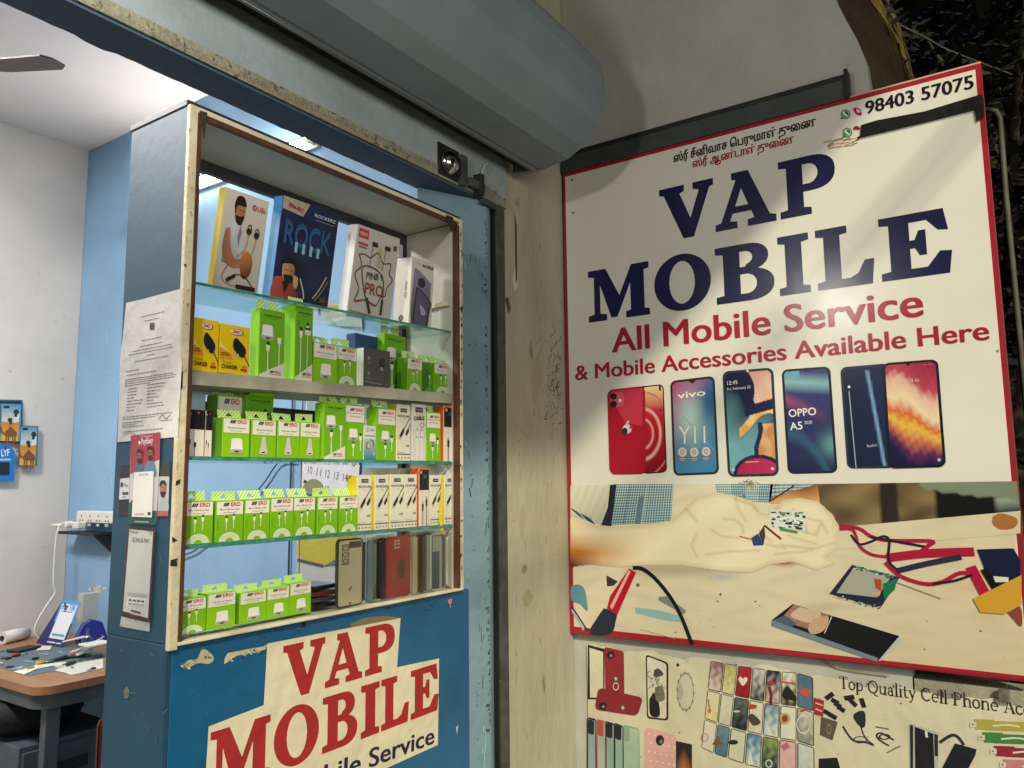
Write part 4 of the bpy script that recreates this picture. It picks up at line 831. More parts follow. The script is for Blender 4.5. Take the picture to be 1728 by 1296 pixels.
def make(kind,w,h,d):
    """build one carton of a kind: empty > carton (+ hang tab)"""
    key=(kind,round(w,4),round(h,4),round(d,4))
    e=bpy.data.objects.new('gift',None); link(e); e.empty_display_size=.02
    tabw=None
    if kind in('dock','cable','car','kit','tall','tallcable','dark'):
        body={'dock':'#86be12','cable':'#78b20e','car':'#80b80c','kit':'#74b40e','tall':'#6cac18','tallcable':'#66a61c','dark':'#44801a'}[kind]
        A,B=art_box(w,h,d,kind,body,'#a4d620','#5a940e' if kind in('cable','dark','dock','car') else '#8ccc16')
        if kind=='cable' or kind=='dark':
            if kind=='cable': label_strip(A,w,h,'Micro USB Data Cable','Fast charging 1M')
            A.text('COMPATIBLE',(w*.10,h*.30),(w*.10,h*.52),w*.04,'#4a7a14',2,0,1)
            for x,y in ((.38,.42),(.64,.47)): plug(A,w*x,h*y,h*.17)
            n=14; ar=[(w*.5+w*.38*math.cos(math.pi*i/n),h*.015+h*.22*math.sin(math.pi*i/n)) for i in range(n+1)]; ai=[(w*.5+w*.14*math.cos(math.pi*i/n),h*.015+h*.08*math.sin(math.pi*i/n)) for i in range(n+1)][::-1]
            A.poly(ar+ai,'#d6e4c0' if kind=='cable' else '#5c9a48',2)
            for r_ in (.20,.26,.32): A.line([(w*.5+w*r_*math.cos(math.pi*i/10),h*.015+h*r_*.58*math.sin(math.pi*i/10)) for i in range(11)],h*.006,'#a4c088',3)
        elif kind=='dock': label_strip(A,w,h,'USB & Dock Charger','DC 5V Output',.62); charger_art(A,w,h,w*.52,h*.10,h*.38)
        elif kind=='car':
            label_strip(A,w,h,'USB & Car Charger','DC 5V Output',.60)
            x=w*.48; A.blob([(x-w*.08,h*.52),(x,h*.555),(x+w*.08,h*.52),(x+w*.10,h*.34),(x+w*.15,h*.2),(x+w*.13,h*.10),(x-w*.13,h*.10),(x-w*.15,h*.2),(x-w*.10,h*.34)],'#c6c6c4',2); A.ell(x,h*.14,w*.08,h*.018,'#26262c',3,10)
        elif kind=='kit':
            A.rect(w*.03,h*.68,w*.97,h*.975,LBL,1); erd_logo(A,w*.22,h*.88,h*.05); A.line([(w*.03,h*.84),(w*.97,h*.84)],h*.008,'#4c4c46',2); A.text('USB & Travel Charger',(w*.2,h*.77),(w*.8,h*.77),h*.025,'#4a4a46',3,0,1)
            charger_art(A,w,h,w*.42,h*.35,h*.21); plug(A,w*.42,h*.17,h*.13); plug(A,w*.78,h*.30,h*.15)
        else:
            A.poly([(0,0),(w,0),(w,h*.24),(0,h*.03)],'#dcd8c8',1); erd_logo(A,w*.42,h*.07,h*.035); A.line([(w*.4,h*.05),(w*.9,h*.05)],h*.006,'#55554c',2)
            A.text('MOBILE CHARGER',(w*.15,h*.90),(w*.88,h*.90),h*.022,'#1f3010',2,.02,1); A.text('travel adapter',(w*.3,h*.87),(w*.7,h*.87),h*.014,'#2f4a18',2,0,1)
            if kind=='tall': charger_art(A,w,h,w*.30,h*.55,h*.22); plug(A,w*.33,h*.34,h*.15); plug(A,w*.78,h*.46,h*.16,False); A.line([(w*.33,h*.25),(w*.33,h*.10)],w*.05,'#dfe6cc',2); A.line([(w*.78,h*.34),(w*.78,h*.16)],w*.04,'#dfe6cc',2)
            else: plug(A,w*.30,h*.52,h*.16); plug(A,w*.68,h*.62,h*.14); A.poly([(w*.52,h*.62),(w*.86,h*.62),(w*.86,h*.69),(w*.52,h*.69)],'#d4d8c8',3); A.poly([(w*.55,h*.69),(w*.84,h*.69),(w*.84,h*.72),(w*.55,h*.72)],'#1e2a24',4); A.line([(w*.30,h*.40),(w*.30,h*.08)],w*.05,'#dfe6cc',2); A.line([(w*.68,h*.52),(w*.68,h*.14)],w*.04,'#dfe6cc',2); A.line([(w*.14,h*.82),(w*.18,h*.78),(w*.14,h*.74),(w*.18,h*.70)],w*.02,'#2c5a14',2,3)
        tabw=w*.86
    elif kind=='yellow':
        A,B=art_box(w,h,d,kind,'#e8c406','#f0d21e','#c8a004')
        A.poly([(0,h*.62),(w*.48,h*.36),(0,h*.40)],'#ecd888',1); A.poly([(0,h*.52),(w*.42,h*.40),(w*.42,h*.30),(0,h*.30)],'#e89a14',2); A.rect(w*.04,h*.40,w*.3,h*.42,'#7a5a10',3); A.rect(w*.04,h*.36,w*.34,h*.38,'#7a5a10',3)
        A.blob([(w*.46,h*.72),(w*.56,h*.74),(w*.84,h*.56),(w*.84,h*.42),(w*.74,h*.36),(w*.62,h*.40),(w*.48,h*.48),(w*.42,h*.60)],'#1c1c22',4)
        A.line([(w*.80,h*.40),(w*.90,h*.30),(w*.99,h*.20)],w*.03,'#1c1c22',4,3); A.line([(w*.50,h*.46),(w*.50,h*.41)],w*.04,'#c9c4a8',4); A.line([(w*.60,h*.42),(w*.59,h*.37)],w*.04,'#c9c4a8',4)
        A.ell(w*.55,h*.87,w*.22,h*.065,'#3a2420',2); A.ell(w*.53,h*.87,w*.20,h*.055,'#f0eadc',3); A.text('SMD',(w*.40,h*.845),(w*.66,h*.845),h*.055,'#c0301c',5,.03,2)
        A.text('Travel',(w*.10,h*.20),(w*.42,h*.20),h*.06,'#a8861c',3,0,2); A.text('CHARGER',(w*.08,h*.10),(w*.60,h*.10),h*.075,'#2a2412',3,.03,2); A.rect(w*.70,h*.08,w*.92,h*.13,'#b8361c',3); A.rect(w*.74,h*.155,w*.88,h*.19,'#c87c1c',3)
    elif kind=='data':
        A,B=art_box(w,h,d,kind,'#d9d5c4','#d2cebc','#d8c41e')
        A.rect(w*.26,h*.865,w*.74,h*.93,'#26324e',2); A.text('POLAR',(w*.32,h*.885),(w*.68,h*.885),h*.022,'#c8ccd4',4,.02,1)
        A.text('FAST DATA CABLE',(w*.06,h*.785),(w*.94,h*.785),h*.026,'#3a3832',2,.03,1); A.line([(w*.05,h*.775),(w*.95,h*.775)],h*.004,'#6a665a',2); A.text('+ M',(w*.44,h*.72),(w*.60,h*.72),h*.02,'#3a3832',2,0,1)
        A.line([(w*.98,h*.78),(w*.50,h*.55)],w*.05,'#3a3836',2); A.poly([(w*.56,h*.60),(w*.42,h*.56),(w*.18,h*.44),(w*.30,h*.40),(w*.54,h*.52)],'#2c2a2a',3); A.poly([(w*.18,h*.44),(w*.30,h*.40),(w*.22,h*.37),(w*.12,h*.40)],'#b8b4a8',3)
        A.line([(w*.98,h*.66),(w*.84,h*.56)],w*.04,'#3a3836',2); A.poly([(w*.88,h*.60),(w*.76,h*.56),(w*.62,h*.48),(w*.72,h*.44),(w*.90,h*.53)],'#2c2a2a',3)
        A.text('3.0A',(w*.66,h*.25),(w*.92,h*.25),h*.035,'#2c2a28',2,.03,1); A.line([(w*.02,h*.115),(w*.98,h*.115)],h*.014,'#2c2a28',2); A.line([(w*.06,h*.15),(w*.6,h*.15)],h*.006,'#a29e90',2)
        for i in range(4): A.ell(w*(.14+.24*i),h*.055,w*.05,h*.014,'#5a564c',2,8)
    elif kind=='orange':
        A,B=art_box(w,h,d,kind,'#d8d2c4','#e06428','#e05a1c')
        A.rect(0,h*.62,w,h*.97,'#16181e',1); A.rect(0,h*.97,w,h,'#e06428',1); A.text('120',(w*.35,h*.83),(w*.72,h*.83),h*.05,'#7a8090',3,0,2); A.rect(w*.1,h*.90,w*.28,h*.95,'#d8987c',3)
        for x,y in ((.35,.38),(.74,.46)): A.line([(w*x,0),(w*x,h*y)],w*.06,'#2a2a2c',2); A.poly([(w*(x-.09),h*y),(w*(x+.09),h*y),(w*(x+.07),h*(y-.12)),(w*(x-.07),h*(y-.12))],'#1c1c20',3); A.poly([(w*(x-.07),h*y),(w*(x+.07),h*y),(w*(x+.07),h*(y+.05)),(w*(x-.07),h*(y+.05))],'#a8a49c',3)
    elif kind=='blackwhite':
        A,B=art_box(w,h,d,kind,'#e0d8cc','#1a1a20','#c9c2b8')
        A.rect(0,h*.58,w,h,'#181820',1); A.ell(w*.60,h*.94,w*.06,w*.06,'#b8403c',3,10); A.rect(w*.05,h*.90,w*.22,h*.93,'#a8a8ac',2); A.rect(w*.05,h*.78,w*.12,h*.80,'#a8a8ac',2); A.rect(w*.05,h*.68,w*.16,h*.70,'#77777c',2)
        for x,y in ((.14,.36),(.46,.30)): A.line([(w*x,0),(w*x,h*y)],w*.035,'#2a2a2c',2); A.poly([(w*(x-.07),h*y),(w*(x+.07),h*y),(w*(x+.05),h*(y-.10)),(w*(x-.05),h*(y-.10))],'#1c1c20',3)
    elif kind=='cablew':
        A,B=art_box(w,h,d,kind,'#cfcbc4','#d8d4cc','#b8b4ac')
        A.rect(w*.22,h*.86,w*.78,h*.95,'#4a3448',2); A.text('SONY' if False else 'POLAR',(w*.3,h*.89),(w*.7,h*.89),h*.03,'#b8a8b8',4,0,1); A.text('FAST',(w*.3,h*.79),(w*.8,h*.79),h*.05,'#c8bc5c',2,.03,2); A.text('CABLE',(w*.10,h*.715),(w*.88,h*.735),h*.06,'#2c2c20',3,.04,2); A.ell(w*.72,h*.64,w*.16,h*.045,'#6a6860',2,14,hole=.75)
        for x in (.35,.68): A.line([(w*x,h*.02),(w*x,h*.50)],w*.14,'#dcdad4',2); A.line([(w*x,h*.42),(w*x,h*.56)],w*.18,'#a8a6ac',3); A.line([(w*x,h*.44),(w*x,h*.52)],w*.12,'#e6e4e0',4)
    elif kind=='earset':
        A,B=art_box(w,h,d,kind,'#d4d8d4','#d8dcd8','#a8b4b8')
        A.grid([(0,h*.62),(w,h*.62),(w,0),(0,0)],8,10,lambda u,v: mixh('#a8c0c4','#2c7890',v),1); A.ell(w*.32,h*.42,w*.16,h*.11,'#a8504c',3); A.ell(w*.36,h*.42,w*.09,h*.08,'#d8c0a8',4); A.line([(w*.55,h*.60),(w*.75,h*.54),(w*.80,h*.40)],w*.08,'#4c5c64',3,3); A.rect(w*.08,h*.70,w*.92,h*.72,'#5a6468',2); A.ell(w*.3,h*.88,w*.07,h*.07,'#8a989c',2,hole=.6); A.rect(w*.45,h*.86,w*.85,h*.92,'#a8b4b4',2); A.ell(w*.80,h*.18,w*.07,h*.05,'#c8dce0',3,hole=.6)
    elif kind=='grey':
        A,B=art_box(w,h,d,kind,'#4c4a48','#3c3a38','#d8d4c8')
        for x,y in ((.18,.74),(.18,.34)): A.ell(w*x,h*y,w*.05,h*.05,'#8c8c8a',2,10); A.ell(w*x,h*(y-.12),w*.07,h*.03,'#6a6866',2,10)
        A.blob([(w*.58,h*.74),(w*.72,h*.78),(w*.80,h*.62),(w*.72,h*.48),(w*.60,h*.52)],'#2c2a2a',2); A.ell(w*.66,h*.50,w*.07,h*.05,'#8a8a90',3); A.line([(w*.06,h*.22),(w*.4,h*.20)],h*.02,'#77757a',2); A.line([(w*.06,h*.12),(w*.68,h*.09)],h*.025,'#8a8888',2); A.ell(w*.88,h*.10,w*.02,h*.05,'#8a8888',2,8)
    elif kind=='plainorange': A,B=art_box(w,h,d,kind,'#e8622c','#e87a44'); A.grid([(0,h),(w,h),(w,h*.45),(0,h*.55)],6,6,lambda u,v:'#a8c4d4',1)
    elif kind=='navy': A,B=art_box(w,h,d,kind,'#2c4a74','#3c5a84'); 
    elif kind=='whitehook': A,B=art_box(w,h,d,kind,'#dcdcd8','#e4e4e0'); A.line([(w*.3,h*.38),(w*.65,h*.42),(w*.8,h*.25),(w*.8,h*.05)],w*.3,'#a8acb0',2,4)
    elif kind=='carton': A,B=art_box(w,h,d,kind,'#c8c0a4','#c4bca0'); A.line([(w*.5,0),(w*.5,h)],w*.01,'#8a8068',2)
    e.name={'dock':'charger_box','cable':'cable_box','car':'car_charger_box','kit':'charger_kit_box','tall':'charger_kit_box','tallcable':'cable_box','dark':'cable_box','yellow':'charger_box','data':'data_cable_box','orange':'data_cable_box','blackwhite':'data_cable_box','cablew':'data_cable_box','earset':'earphone_box','grey':'earphone_box'}.get(kind,'accessory_box')
    A.build('carton',PR,e,B)
    if tabw:
        T=tab_mesh(round(w*.86,4),.0215); o=Art.build(T,'hang_tab',printed('tab_card',.5),e); o.location=(w*.02,d*.55,h+.0004); o.rotation_euler=(R(-8),0,0)
    return e
def clone(e):
    c=e.copy(); COL.objects.link(c)
    for ch in e.children: k=ch.copy(); COL.objects.link(k); k.parent=c; k.matrix_parent_inverse=ch.matrix_parent_inverse.copy()
    return c
BASEW={'dock':(.068,.098),'cable':(.066,.094),'car':(.066,.094),'kit':(.052,.135),'tall':(.058,.146),'tallcable':(.052,.150),'dark':(.05,.08),'yellow':(.075,.10),'data':(.041,.137),'orange':(.041,.137),'blackwhite':(.05,.10),'cablew':(.04,.13),'earset':(.03,.07),'grey':(.067,.09)}
FIRST={}; JR=random.Random(4)
def put(kind,l,r,pt,row,label,group=None,y=.022,d=.034,yaw=0,lean=0,tone=None):
    """l,r: photo x of the front face; pt: photo y of its top"""
    Y=YC+y; z0,tl_=GZ[row]; pyb={'glass1':510,'wood':640,'glass3':770,'glass4':905,'base':1050}[row]
    xl=on(l,(pt+pyb)/2,1,Y).x; xr=on(r,(pt+pyb)/2,1,Y).x; z=ztilt((xl+xr)/2,z0,tl_); h=on((l+r)/2,pt,1,Y).z-z; w=(xr-xl)-.0008
    bw,bh=BASEW.get(kind,(w,h))
    if kind not in FIRST or kind not in BASEW: e=FIRST[kind]=make(kind,bw,bh,d)
    else: e=clone(FIRST[kind])
    e.location=(xl,Y,z+.0004); e.scale=(w/bw,1,h/bh); e.rotation_euler=(R(lean),0,R(yaw+JR.uniform(-1.6,1.6))); e.location.y+=JR.uniform(-.002,.004)
    for ch in e.children:
        if ch.name.startswith('hang_tab'): ch.rotation_euler=(R(JR.uniform(-22,6)),R(JR.uniform(-2,2)),0)
    tag(e,label,'box',group); return e
G='boxed accessories on the cabinet shelves'
# --- shelf of chargers just above the wooden board
put('yellow',322,368,539,'wood','yellow travel charger box at the far left, half hidden by the brown frame edge',G,y=.02)
put('yellow',369.5,421,550,'wood','yellow travel charger box standing right of the other yellow box',G,y=.02)
put('tall',438,480,524,'wood','tall green charger box directly right of the two yellow boxes',G,y=.022,d=.03)
put('tallcable',498,528,518,'wood','tall narrow green box showing two white cable plugs',G,y=.022,d=.045)
put('dock',527.5,568,580,'wood','green and white dock charger box right of the tall narrow cable box',G,y=.026)
put('cable',569,605,586,'wood','small green cable box left of the dark grey earphone box',G,y=.026)
put('grey',615,659,590,'wood','dark grey earphone box with white spine',G,y=.024,d=.04)
put('tall',651,687,566,'wood','tall green charger box standing behind the dark grey box',G,y=.075,d=.03)
put('navy',600,640,566,'wood','plain dark blue box behind the dark grey earphone box','boxed accessories on the cabinet shelves',y=.10,d=.03)
put('cable',687,712,605,'wood','small green cable box right of the tall green one behind the grey box',G,y=.03)
put('dark',714,741,613,'wood','dark green cable box turned sideways near the right end',G,y=.045,yaw=-16)
put('cable',733,764,615,'wood','green cable box at the far right end above the wooden board',G,y=.028)
# --- third level
put('plainorange',322,346,660,'glass3','orange and pale blue box behind the black and white cable box at far left',G,y=.10,d=.03)
put('blackwhite',316,346,692,'glass3','black and white data cable box at the far left of the glass shelf',G,y=.02,d=.04)
put('blackwhite',346.5,358,694,'glass3','narrow black and white data cable box next to its twin at far left',G,y=.024,d=.04)
put('dock',365,408,668,'glass3','taller green charger box standing behind the front row, second level of glass',G,y=.075,d=.04)
put('dock',376,422,706,'glass3','green dock charger box with a dark green side left of three car charger boxes',G,y=.02,d=.04)
put('car',424,467,709,'glass3','car charger box, leftmost of the three green car charger boxes',G,y=.02)
put('car',468,506,711,'glass3','car charger box, middle one of the three green car charger boxes',G,y=.02)
put('car',507,541,713,'glass3','car charger box, rightmost of the three, touching the tall charger box',G,y=.02)
e=put('tallcable',415,460,668,'glass3','green box with its lid flap opened, behind the car charger boxes',G,y=.08,d=.04)
B=MB(); q=[(0.004,0,.0),(.048,0,.0),(.052,-.02,.020),(.002,-.02,.024)]; vs_=[B.bm.verts.new(p) for p in q]; f=B.bm.faces.new(vs_); B.mi(mat('card_a6ea1e','#a6ea1e',.42)); o=B.build('lid_flap',e); o.location=(0,0,.150)
sm=o.modifiers.new('s','SOLIDIFY'); sm.thickness=.0008
put('tall',547,582.5,680,'glass3','tall green charger box right of the three car charger boxes',G,y=.02,d=.035)
put('kit',583,616,683,'glass3','tall green charger kit box with white label left of the small teal box',G,y=.022)
put('earset',616,637,719,'glass3','small white and teal earphone box',G,y=.018,d=.02)
put('whitehook',613,630,684,'glass3','white box with a grey hook picture behind the small teal box',G,y=.06,d=.03)
put('kit',638.5,670,689,'glass3','tall green charger kit box left of the white cable boxes',G,y=.022)
put('data',671,694,683,'glass3','white data cable box left of the silver cable box on the third level',G,y=.022)
put('cablew',695,718,683,'glass3','silver white box printed CABLE beside the green kit box at right',G,y=.022)
put('kit',719,743,696,'glass3','tall green charger kit box left of the orange cable box, third level',G,y=.02)
put('orange',748,768,686,'glass3','orange and black cable box at the far right of the third level',G,y=.018,d=.03)
# --- fourth level
for i,(l,r,t) in enumerate(((309,359,846),(363,410,845),(411.5,454,843),(455.5,495,840),(496.5,534,839),(535.5,571,838),(572.5,604,837))):
    put('cable',l,r,t,'glass4',['first green cable box from the left in the row of seven','second green cable box, just right of the gap in the row of seven','third green cable box from the left in the row of seven','fourth green cable box, middle of the row of seven','fifth green cable box from the left in the row of seven','sixth green cable box from the left in the row of seven','seventh green cable box, touching the first white data cable box'][i],G,y=.02)
for i,(l,r,t) in enumerate(((604.5,629,802),(633,657,802),(658,681,801),(682,703,801),(727,746,802),(749,768,802))):
    put('data',l,r,t,'glass4',['white data cable box with yellow side, first in the lower row of cable boxes','white data cable box with yellow side, second in the lower row of cable boxes','white data cable box, third in the lower row of cable boxes','white data cable box left of the lower orange and black cable box','white data cable box right of the lower orange and black cable box','white data cable box at the far right of the fourth level'][i],G,y=.02)
put('orange',708,725,790,'glass4','orange and black cable box standing between white data cable boxes on the fourth level',G,y=.02,d=.03)
for i,(l,r) in enumerate(((628,652),(654,678),(680,702),(738,760))):
    put('carton',l,r,791,'glass4',['plain beige carton behind the first two white data cable boxes','plain beige carton behind the second and third white data cable boxes','plain beige carton behind the box left of the orange one','plain beige carton behind the last two white data cable boxes'][i],G,y=.075,d=.03)
# --- bottom level
put('cable',303,350,1010,'base','green cable box at the far left of the bottom level',G,y=.016,d=.045)
put('dock',351,399,1000,'base','green dock charger box second from the left on the bottom level',G,y=.016,d=.045)
put('dock',405,451,998,'base','green dock charger box with a dark green side in the middle of the bottom row',G,y=.018,d=.045)
put('dock',452,490,991,'base','green dock charger box second from the right in the bottom row of boxes',G,y=.018,d=.045)
put('dock',491,528,983,'base','green dock charger box at the right end of the bottom row of boxes',G,y=.018,d=.045)
# --- top level, large earphone and phone boxes leaning on the front glass
def big(nm,l,r,pt,art,body,side,label,y=.055,lean=9,d=.02,row='glass1'):
    Y=YC+y; z0,tl_=GZ[row]; xl=on(l,480,1,Y).x; xr=on(r,500,1,Y).x; z=ztilt((xl+xr)/2,z0,tl_); w=xr-xl; h=on((l+r)/2+8,pt,1,Y-.02).z-z
    A,B=art_box(w,h,d,'big',body,body,side); art(A,w,h)
    e=empty(nm,(xl,Y,z+.0006),label,'box',G); e.rotation_euler=(R(lean),0,0); A.build('carton',PR,e,B); return e
def GR(c1,c2,p,q):
    dx,dy=q[0]-p[0],q[1]-p[1]; n=dx*dx+dy*dy
    return lambda t:mixh(c1,c2,((t[0]-p[0])*dx+(t[1]-p[1])*dy)/n)
def art_ui(A,w,h):
    A.grid([(0,h),(w,h),(w,0),(0,0)],10,10,lambda u,v: mixh('#d0cabb','#b4ac9c',v),0)
    sk=GR('#5c3a28','#a87454',(w*.1,0),(w*.6,h*.1))
    A.blob([(w*.10,h*.28),(w*.14,h*.62),(w*.24,h*.74),(w*.36,h*.72),(w*.50,h*.58),(w*.52,h*.36),(w*.40,h*.26)],GR('#6c6c74','#c4c4c8',(w*.1,h*.3),(w*.45,h*.5)),1)
    A.blob([(w*.10,h*.60),(w*.20,h*.62),(w*.26,h*.44),(w*.40,h*.34),(w*.66,h*.38),(w*.64,h*.31),(w*.40,h*.24),(w*.20,h*.28),(w*.08,h*.40)],sk,3)
    A.blob([(w*.24,h*.88),(w*.36,h*.94),(w*.48,h*.88),(w*.48,h*.76),(w*.40,h*.68),(w*.28,h*.72)],sk,2); A.blob([(w*.23,h*.86),(w*.28,h*.95),(w*.42,h*.96),(w*.50,h*.88),(w*.42,h*.87),(w*.30,h*.86),(w*.27,h*.78)],'#241c1a',3); A.blob([(w*.27,h*.77),(w*.36,h*.76),(w*.47,h*.77),(w*.42,h*.68),(w*.32,h*.69)],'#2a201c',3)
    A.line([(w*.36,h*.82),(w*.39,h*.825)],h*.008,'#1c1614',4); A.line([(w*.43,h*.82),(w*.46,h*.82)],h*.008,'#1c1614',4); A.line([(w*.42,h*.80),(w*.43,h*.78)],h*.006,'#6a4434',4)
    A.poly([(w*.26,h*.72),(w*.34,h*.66),(w*.30,h*.50),(w*.24,h*.58)],'#c8c8cc',3); A.poly([(w*.42,h*.68),(w*.46,h*.60),(w*.42,h*.46),(w*.38,h*.56)],'#7a7c84',3)
    A.blob([(w*.54,h*.42),(w*.66,h*.44),(w*.78,h*.36),(w*.76,h*.22),(w*.62,h*.16),(w*.52,h*.26)],GR('#5c3018','#c07c40',(w*.76,h*.2),(w*.56,h*.4)),3); A.blob([(w*.16,h*.26),(w*.5,h*.24),(w*.52,h*.12),(w*.30,h*.12)],'#b8b0a4',2)
    for x,y in ((.62,.64),(.80,.62)): A.ell(w*x,h*y,w*.06,h*.035,'#201e20',4); A.line([(w*(x-.04),h*(y+.04)),(w*(x+.02),h*(y+.07)),(w*(x+.06),h*(y+.02))],w*.02,'#201e20',4,3)
    A.line([(w*.62,h*.62),(w*.58,h*.46),(w*.40,h*.36)],w*.012,'#a0382c',5,4); A.line([(w*.80,h*.60),(w*.78,h*.48),(w*.72,h*.40)],w*.012,'#a0382c',5,3); A.line([(w*.24,h*.26),(w*.14,h*.14),(w*.26,h*.08),(w*.50,h*.07)],w*.016,'#a0382c',5,4)
    A.line([(w*.28,h*.14),(w*.50,h*.19),(w*.72,h*.16),(w*.90,h*.06)],w*.02,'#201e20',5,4); A.line([(w*.50,h*.07),(w*.90,h*.075)],h*.045,'#201e20',6); A.line([(w*.26,h*.11),(w*.42,h*.17)],h*.035,'#201e20',6)
    A.ell(w*.68,h*.89,w*.05,h*.03,'#b02a38',3,hole=.5); A.text('U&i',(w*.75,h*.865),(w*.93,h*.865),h*.05,'#b02a38',4,.01,2); A.text('UINB-4078',(w*.06,h*.02),(w*.34,h*.02),h*.02,'#a8404a',4,0,1)
e=big('earphone_box',359,433,326,art_ui,'#c9c2b2','#d8bc28','white earphone box with yellow spine and a picture of a bearded man with a ball',y=.052)
A_=MB(); A_.tube([(.040+.008*math.cos(t),.01,.157+.008*math.sin(t)) for t in [i*.4 for i in range(17)]],.0014,M_black,6); A_.build('hanger_hook',e)
def art_rock(A,w,h):
    A.grid([(0,h),(w,h),(w,0),(0,0)],18,26,lambda u,v: mixh('#141c34','#1f2850',.5+nz(u,v,1.4,2)*.7),0)
    A.poly([(0,h),(w*.46,h),(w*.36,h*.86),(0,h*.88)],'#a89c8c',2); A.poly([(w*.06,h*.97),(w*.2,h*.93),(w*.4,h*.88),(w*.18,h*.92)],'#3a2a2c',4); A.text('boAt',(w*.10,h*.91),(w*.36,h*.91),h*.035,'#a82c2c',5,.02,2)
    A.text('ROCKERZ',(w*.56,h*.90),(w*.95,h*.90),h*.03,'#c8ccd8',3,.01,2); A.line([(w*.58,h*.87),(w*.94,h*.87)],h*.006,'#7a82a0',3)
    A.text('ROCK',(w*.08,h*.56),(w*.92,h*.56),h*.22,'#24507c',3,.015,3); A.text('ROCK',(w*.10,h*.565),(w*.90,h*.565),h*.19,'#35648c',4,-.015,3)
    for i in range(4): A.rect(w*(.28+.13*i),h*.50,w*(.33+.13*i),h*.60,'#8ab4cc',5)
    A.blob([(w*.12,h*.36),(w*.22,h*.42),(w*.32,h*.36),(w*.32,h*.26),(w*.22,h*.19),(w*.13,h*.25)],GR('#704430','#c89468',(w*.32,0),(w*.14,h*.02)),5); A.blob([(w*.10,h*.36),(w*.18,h*.44),(w*.32,h*.42),(w*.35,h*.34),(w*.27,h*.38),(w*.16,h*.37)],'#1c1614',6); A.blob([(w*.15,h*.26),(w*.24,h*.27),(w*.31,h*.26),(w*.26,h*.19),(w*.18,h*.2)],'#231a16',6); A.line([(w*.17,h*.31),(w*.20,h*.31)],h*.008,'#1c1614',6); A.line([(w*.25,h*.31),(w*.28,h*.31)],h*.008,'#1c1614',6)
    A.blob([(w*.0,h*.22),(w*.14,h*.24),(w*.28,h*.20),(w*.44,h*.10),(w*.42,h*.01),(w*.0,h*.01)],GR('#5c1c1c','#b85040',(w*.44,0),(w*.05,h*.1)),4); A.poly([(w*.14,h*.2),(w*.2,h*.08),(w*.26,h*.19)],'#1f1a1c',6); A.blob([(w*.32,h*.28),(w*.40,h*.26),(w*.40,h*.16),(w*.33,h*.18)],'#c09a70',5)
    A.line([(w*.44,h*.26),(w*.52,h*.14),(w*.54,h*.08)],w*.02,'#c8c0a0',5,3); A.line([(w*.90,h*.34),(w*.80,h*.20),(w*.70,h*.10)],w*.018,'#b8b094',5,3); A.line([(w*.94,h*.30),(w*.84,h*.18),(w*.74,h*.08)],w*.014,'#8a8470',5,3)
    for k in range(5): t=k*1.257; A.line([(w*.88,h*.10),(w*(.88+.07*math.cos(t)),h*(.10+.04*math.sin(t)))],w*.02,'#6a5048',5)
big('earphone_box',457,552,345,art_rock,'#20284c','#3f86bc','dark blue earphone box printed ROCK with a man in red at its lower corner',y=.054,d=.03)
def art_p(A,w,h):
    A.rect(w*.04,h*.87,w*.26,h*.97,'#b83038',2); A.text('PALRO',(w*.07,h*.895),(w*.23,h*.895),h*.04,'#e8d8d0',4,.01,1); A.rect(w*.05,h*.79,w*.27,h*.82,'#b84448',2); A.rect(w*.07,h*.76,w*.25,h*.775,'#5a5854',2); A.rect(w*.86,h*.84,w*.94,h*.90,'#4a4644',2)
    P=[(.10,.68),(.22,.70),(.36,.68),(.52,.76),(.66,.66),(.84,.68),(.84,.56),(.93,.50),(.82,.40),(.80,.30),(.70,.28),(.60,.16),(.36,.20),(.12,.16),(.18,.30),(.06,.46),(.18,.56),(.10,.68)]
    A.line([(w*x,h*y) for x,y in P],h*.012,'#2c2a28',2,4); A.line([(w*.60,h*.16),(w*.36,h*.20),(w*.12,h*.16)],h*.016,'#8c3434',4,4)
    A.text('PINB 9',(w*.32,h*.44),(w*.70,h*.46),h*.07,'#2c2a28',3,.01,2); A.text('PRO',(w*.32,h*.27),(w*.74,h*.28),h*.12,'#8c3030',3,.015,2)
    A.line([(w*.46,h*.10),(w*.30,h*.30),(w*.20,h*.54),(w*.40,h*.58),(w*.66,h*.52),(w*.74,h*.36),(w*.74,h*.12)],h*.014,'#34302e',5,5); A.line([(w*.48,h*.07),(w*.38,h*.22)],w*.06,'#2c2826',6); A.line([(w*.74,h*.08),(w*.74,h*.24)],w*.05,'#2c2826',6)
    for x in (.38,.68): A.line([(w*x,h*.84),(w*(x+.09),h*.84)],h*.05,'#201e1e',5); A.line([(w*x,h*.82),(w*(x-.01),h*.68),(w*(x-.03),h*.58)],w*.012,'#4a4844',5,3)
    for k in (-.06,0,.06): A.line([(w*(.56+k*.3),h*.82),(w*(.56+k),h*.60)],w*.016,'#b8ac5c',4)
    A.line([(w*.04,h*.05),(w*.62,h*.04)],h*.012,'#7a7670',2)
big('earphone_box',586,658,390,art_p,'#bdb9b2','#dcdcd8','silver grey earphone box printed PINB 9 PRO inside a jagged outline',y=.056,d=.03)
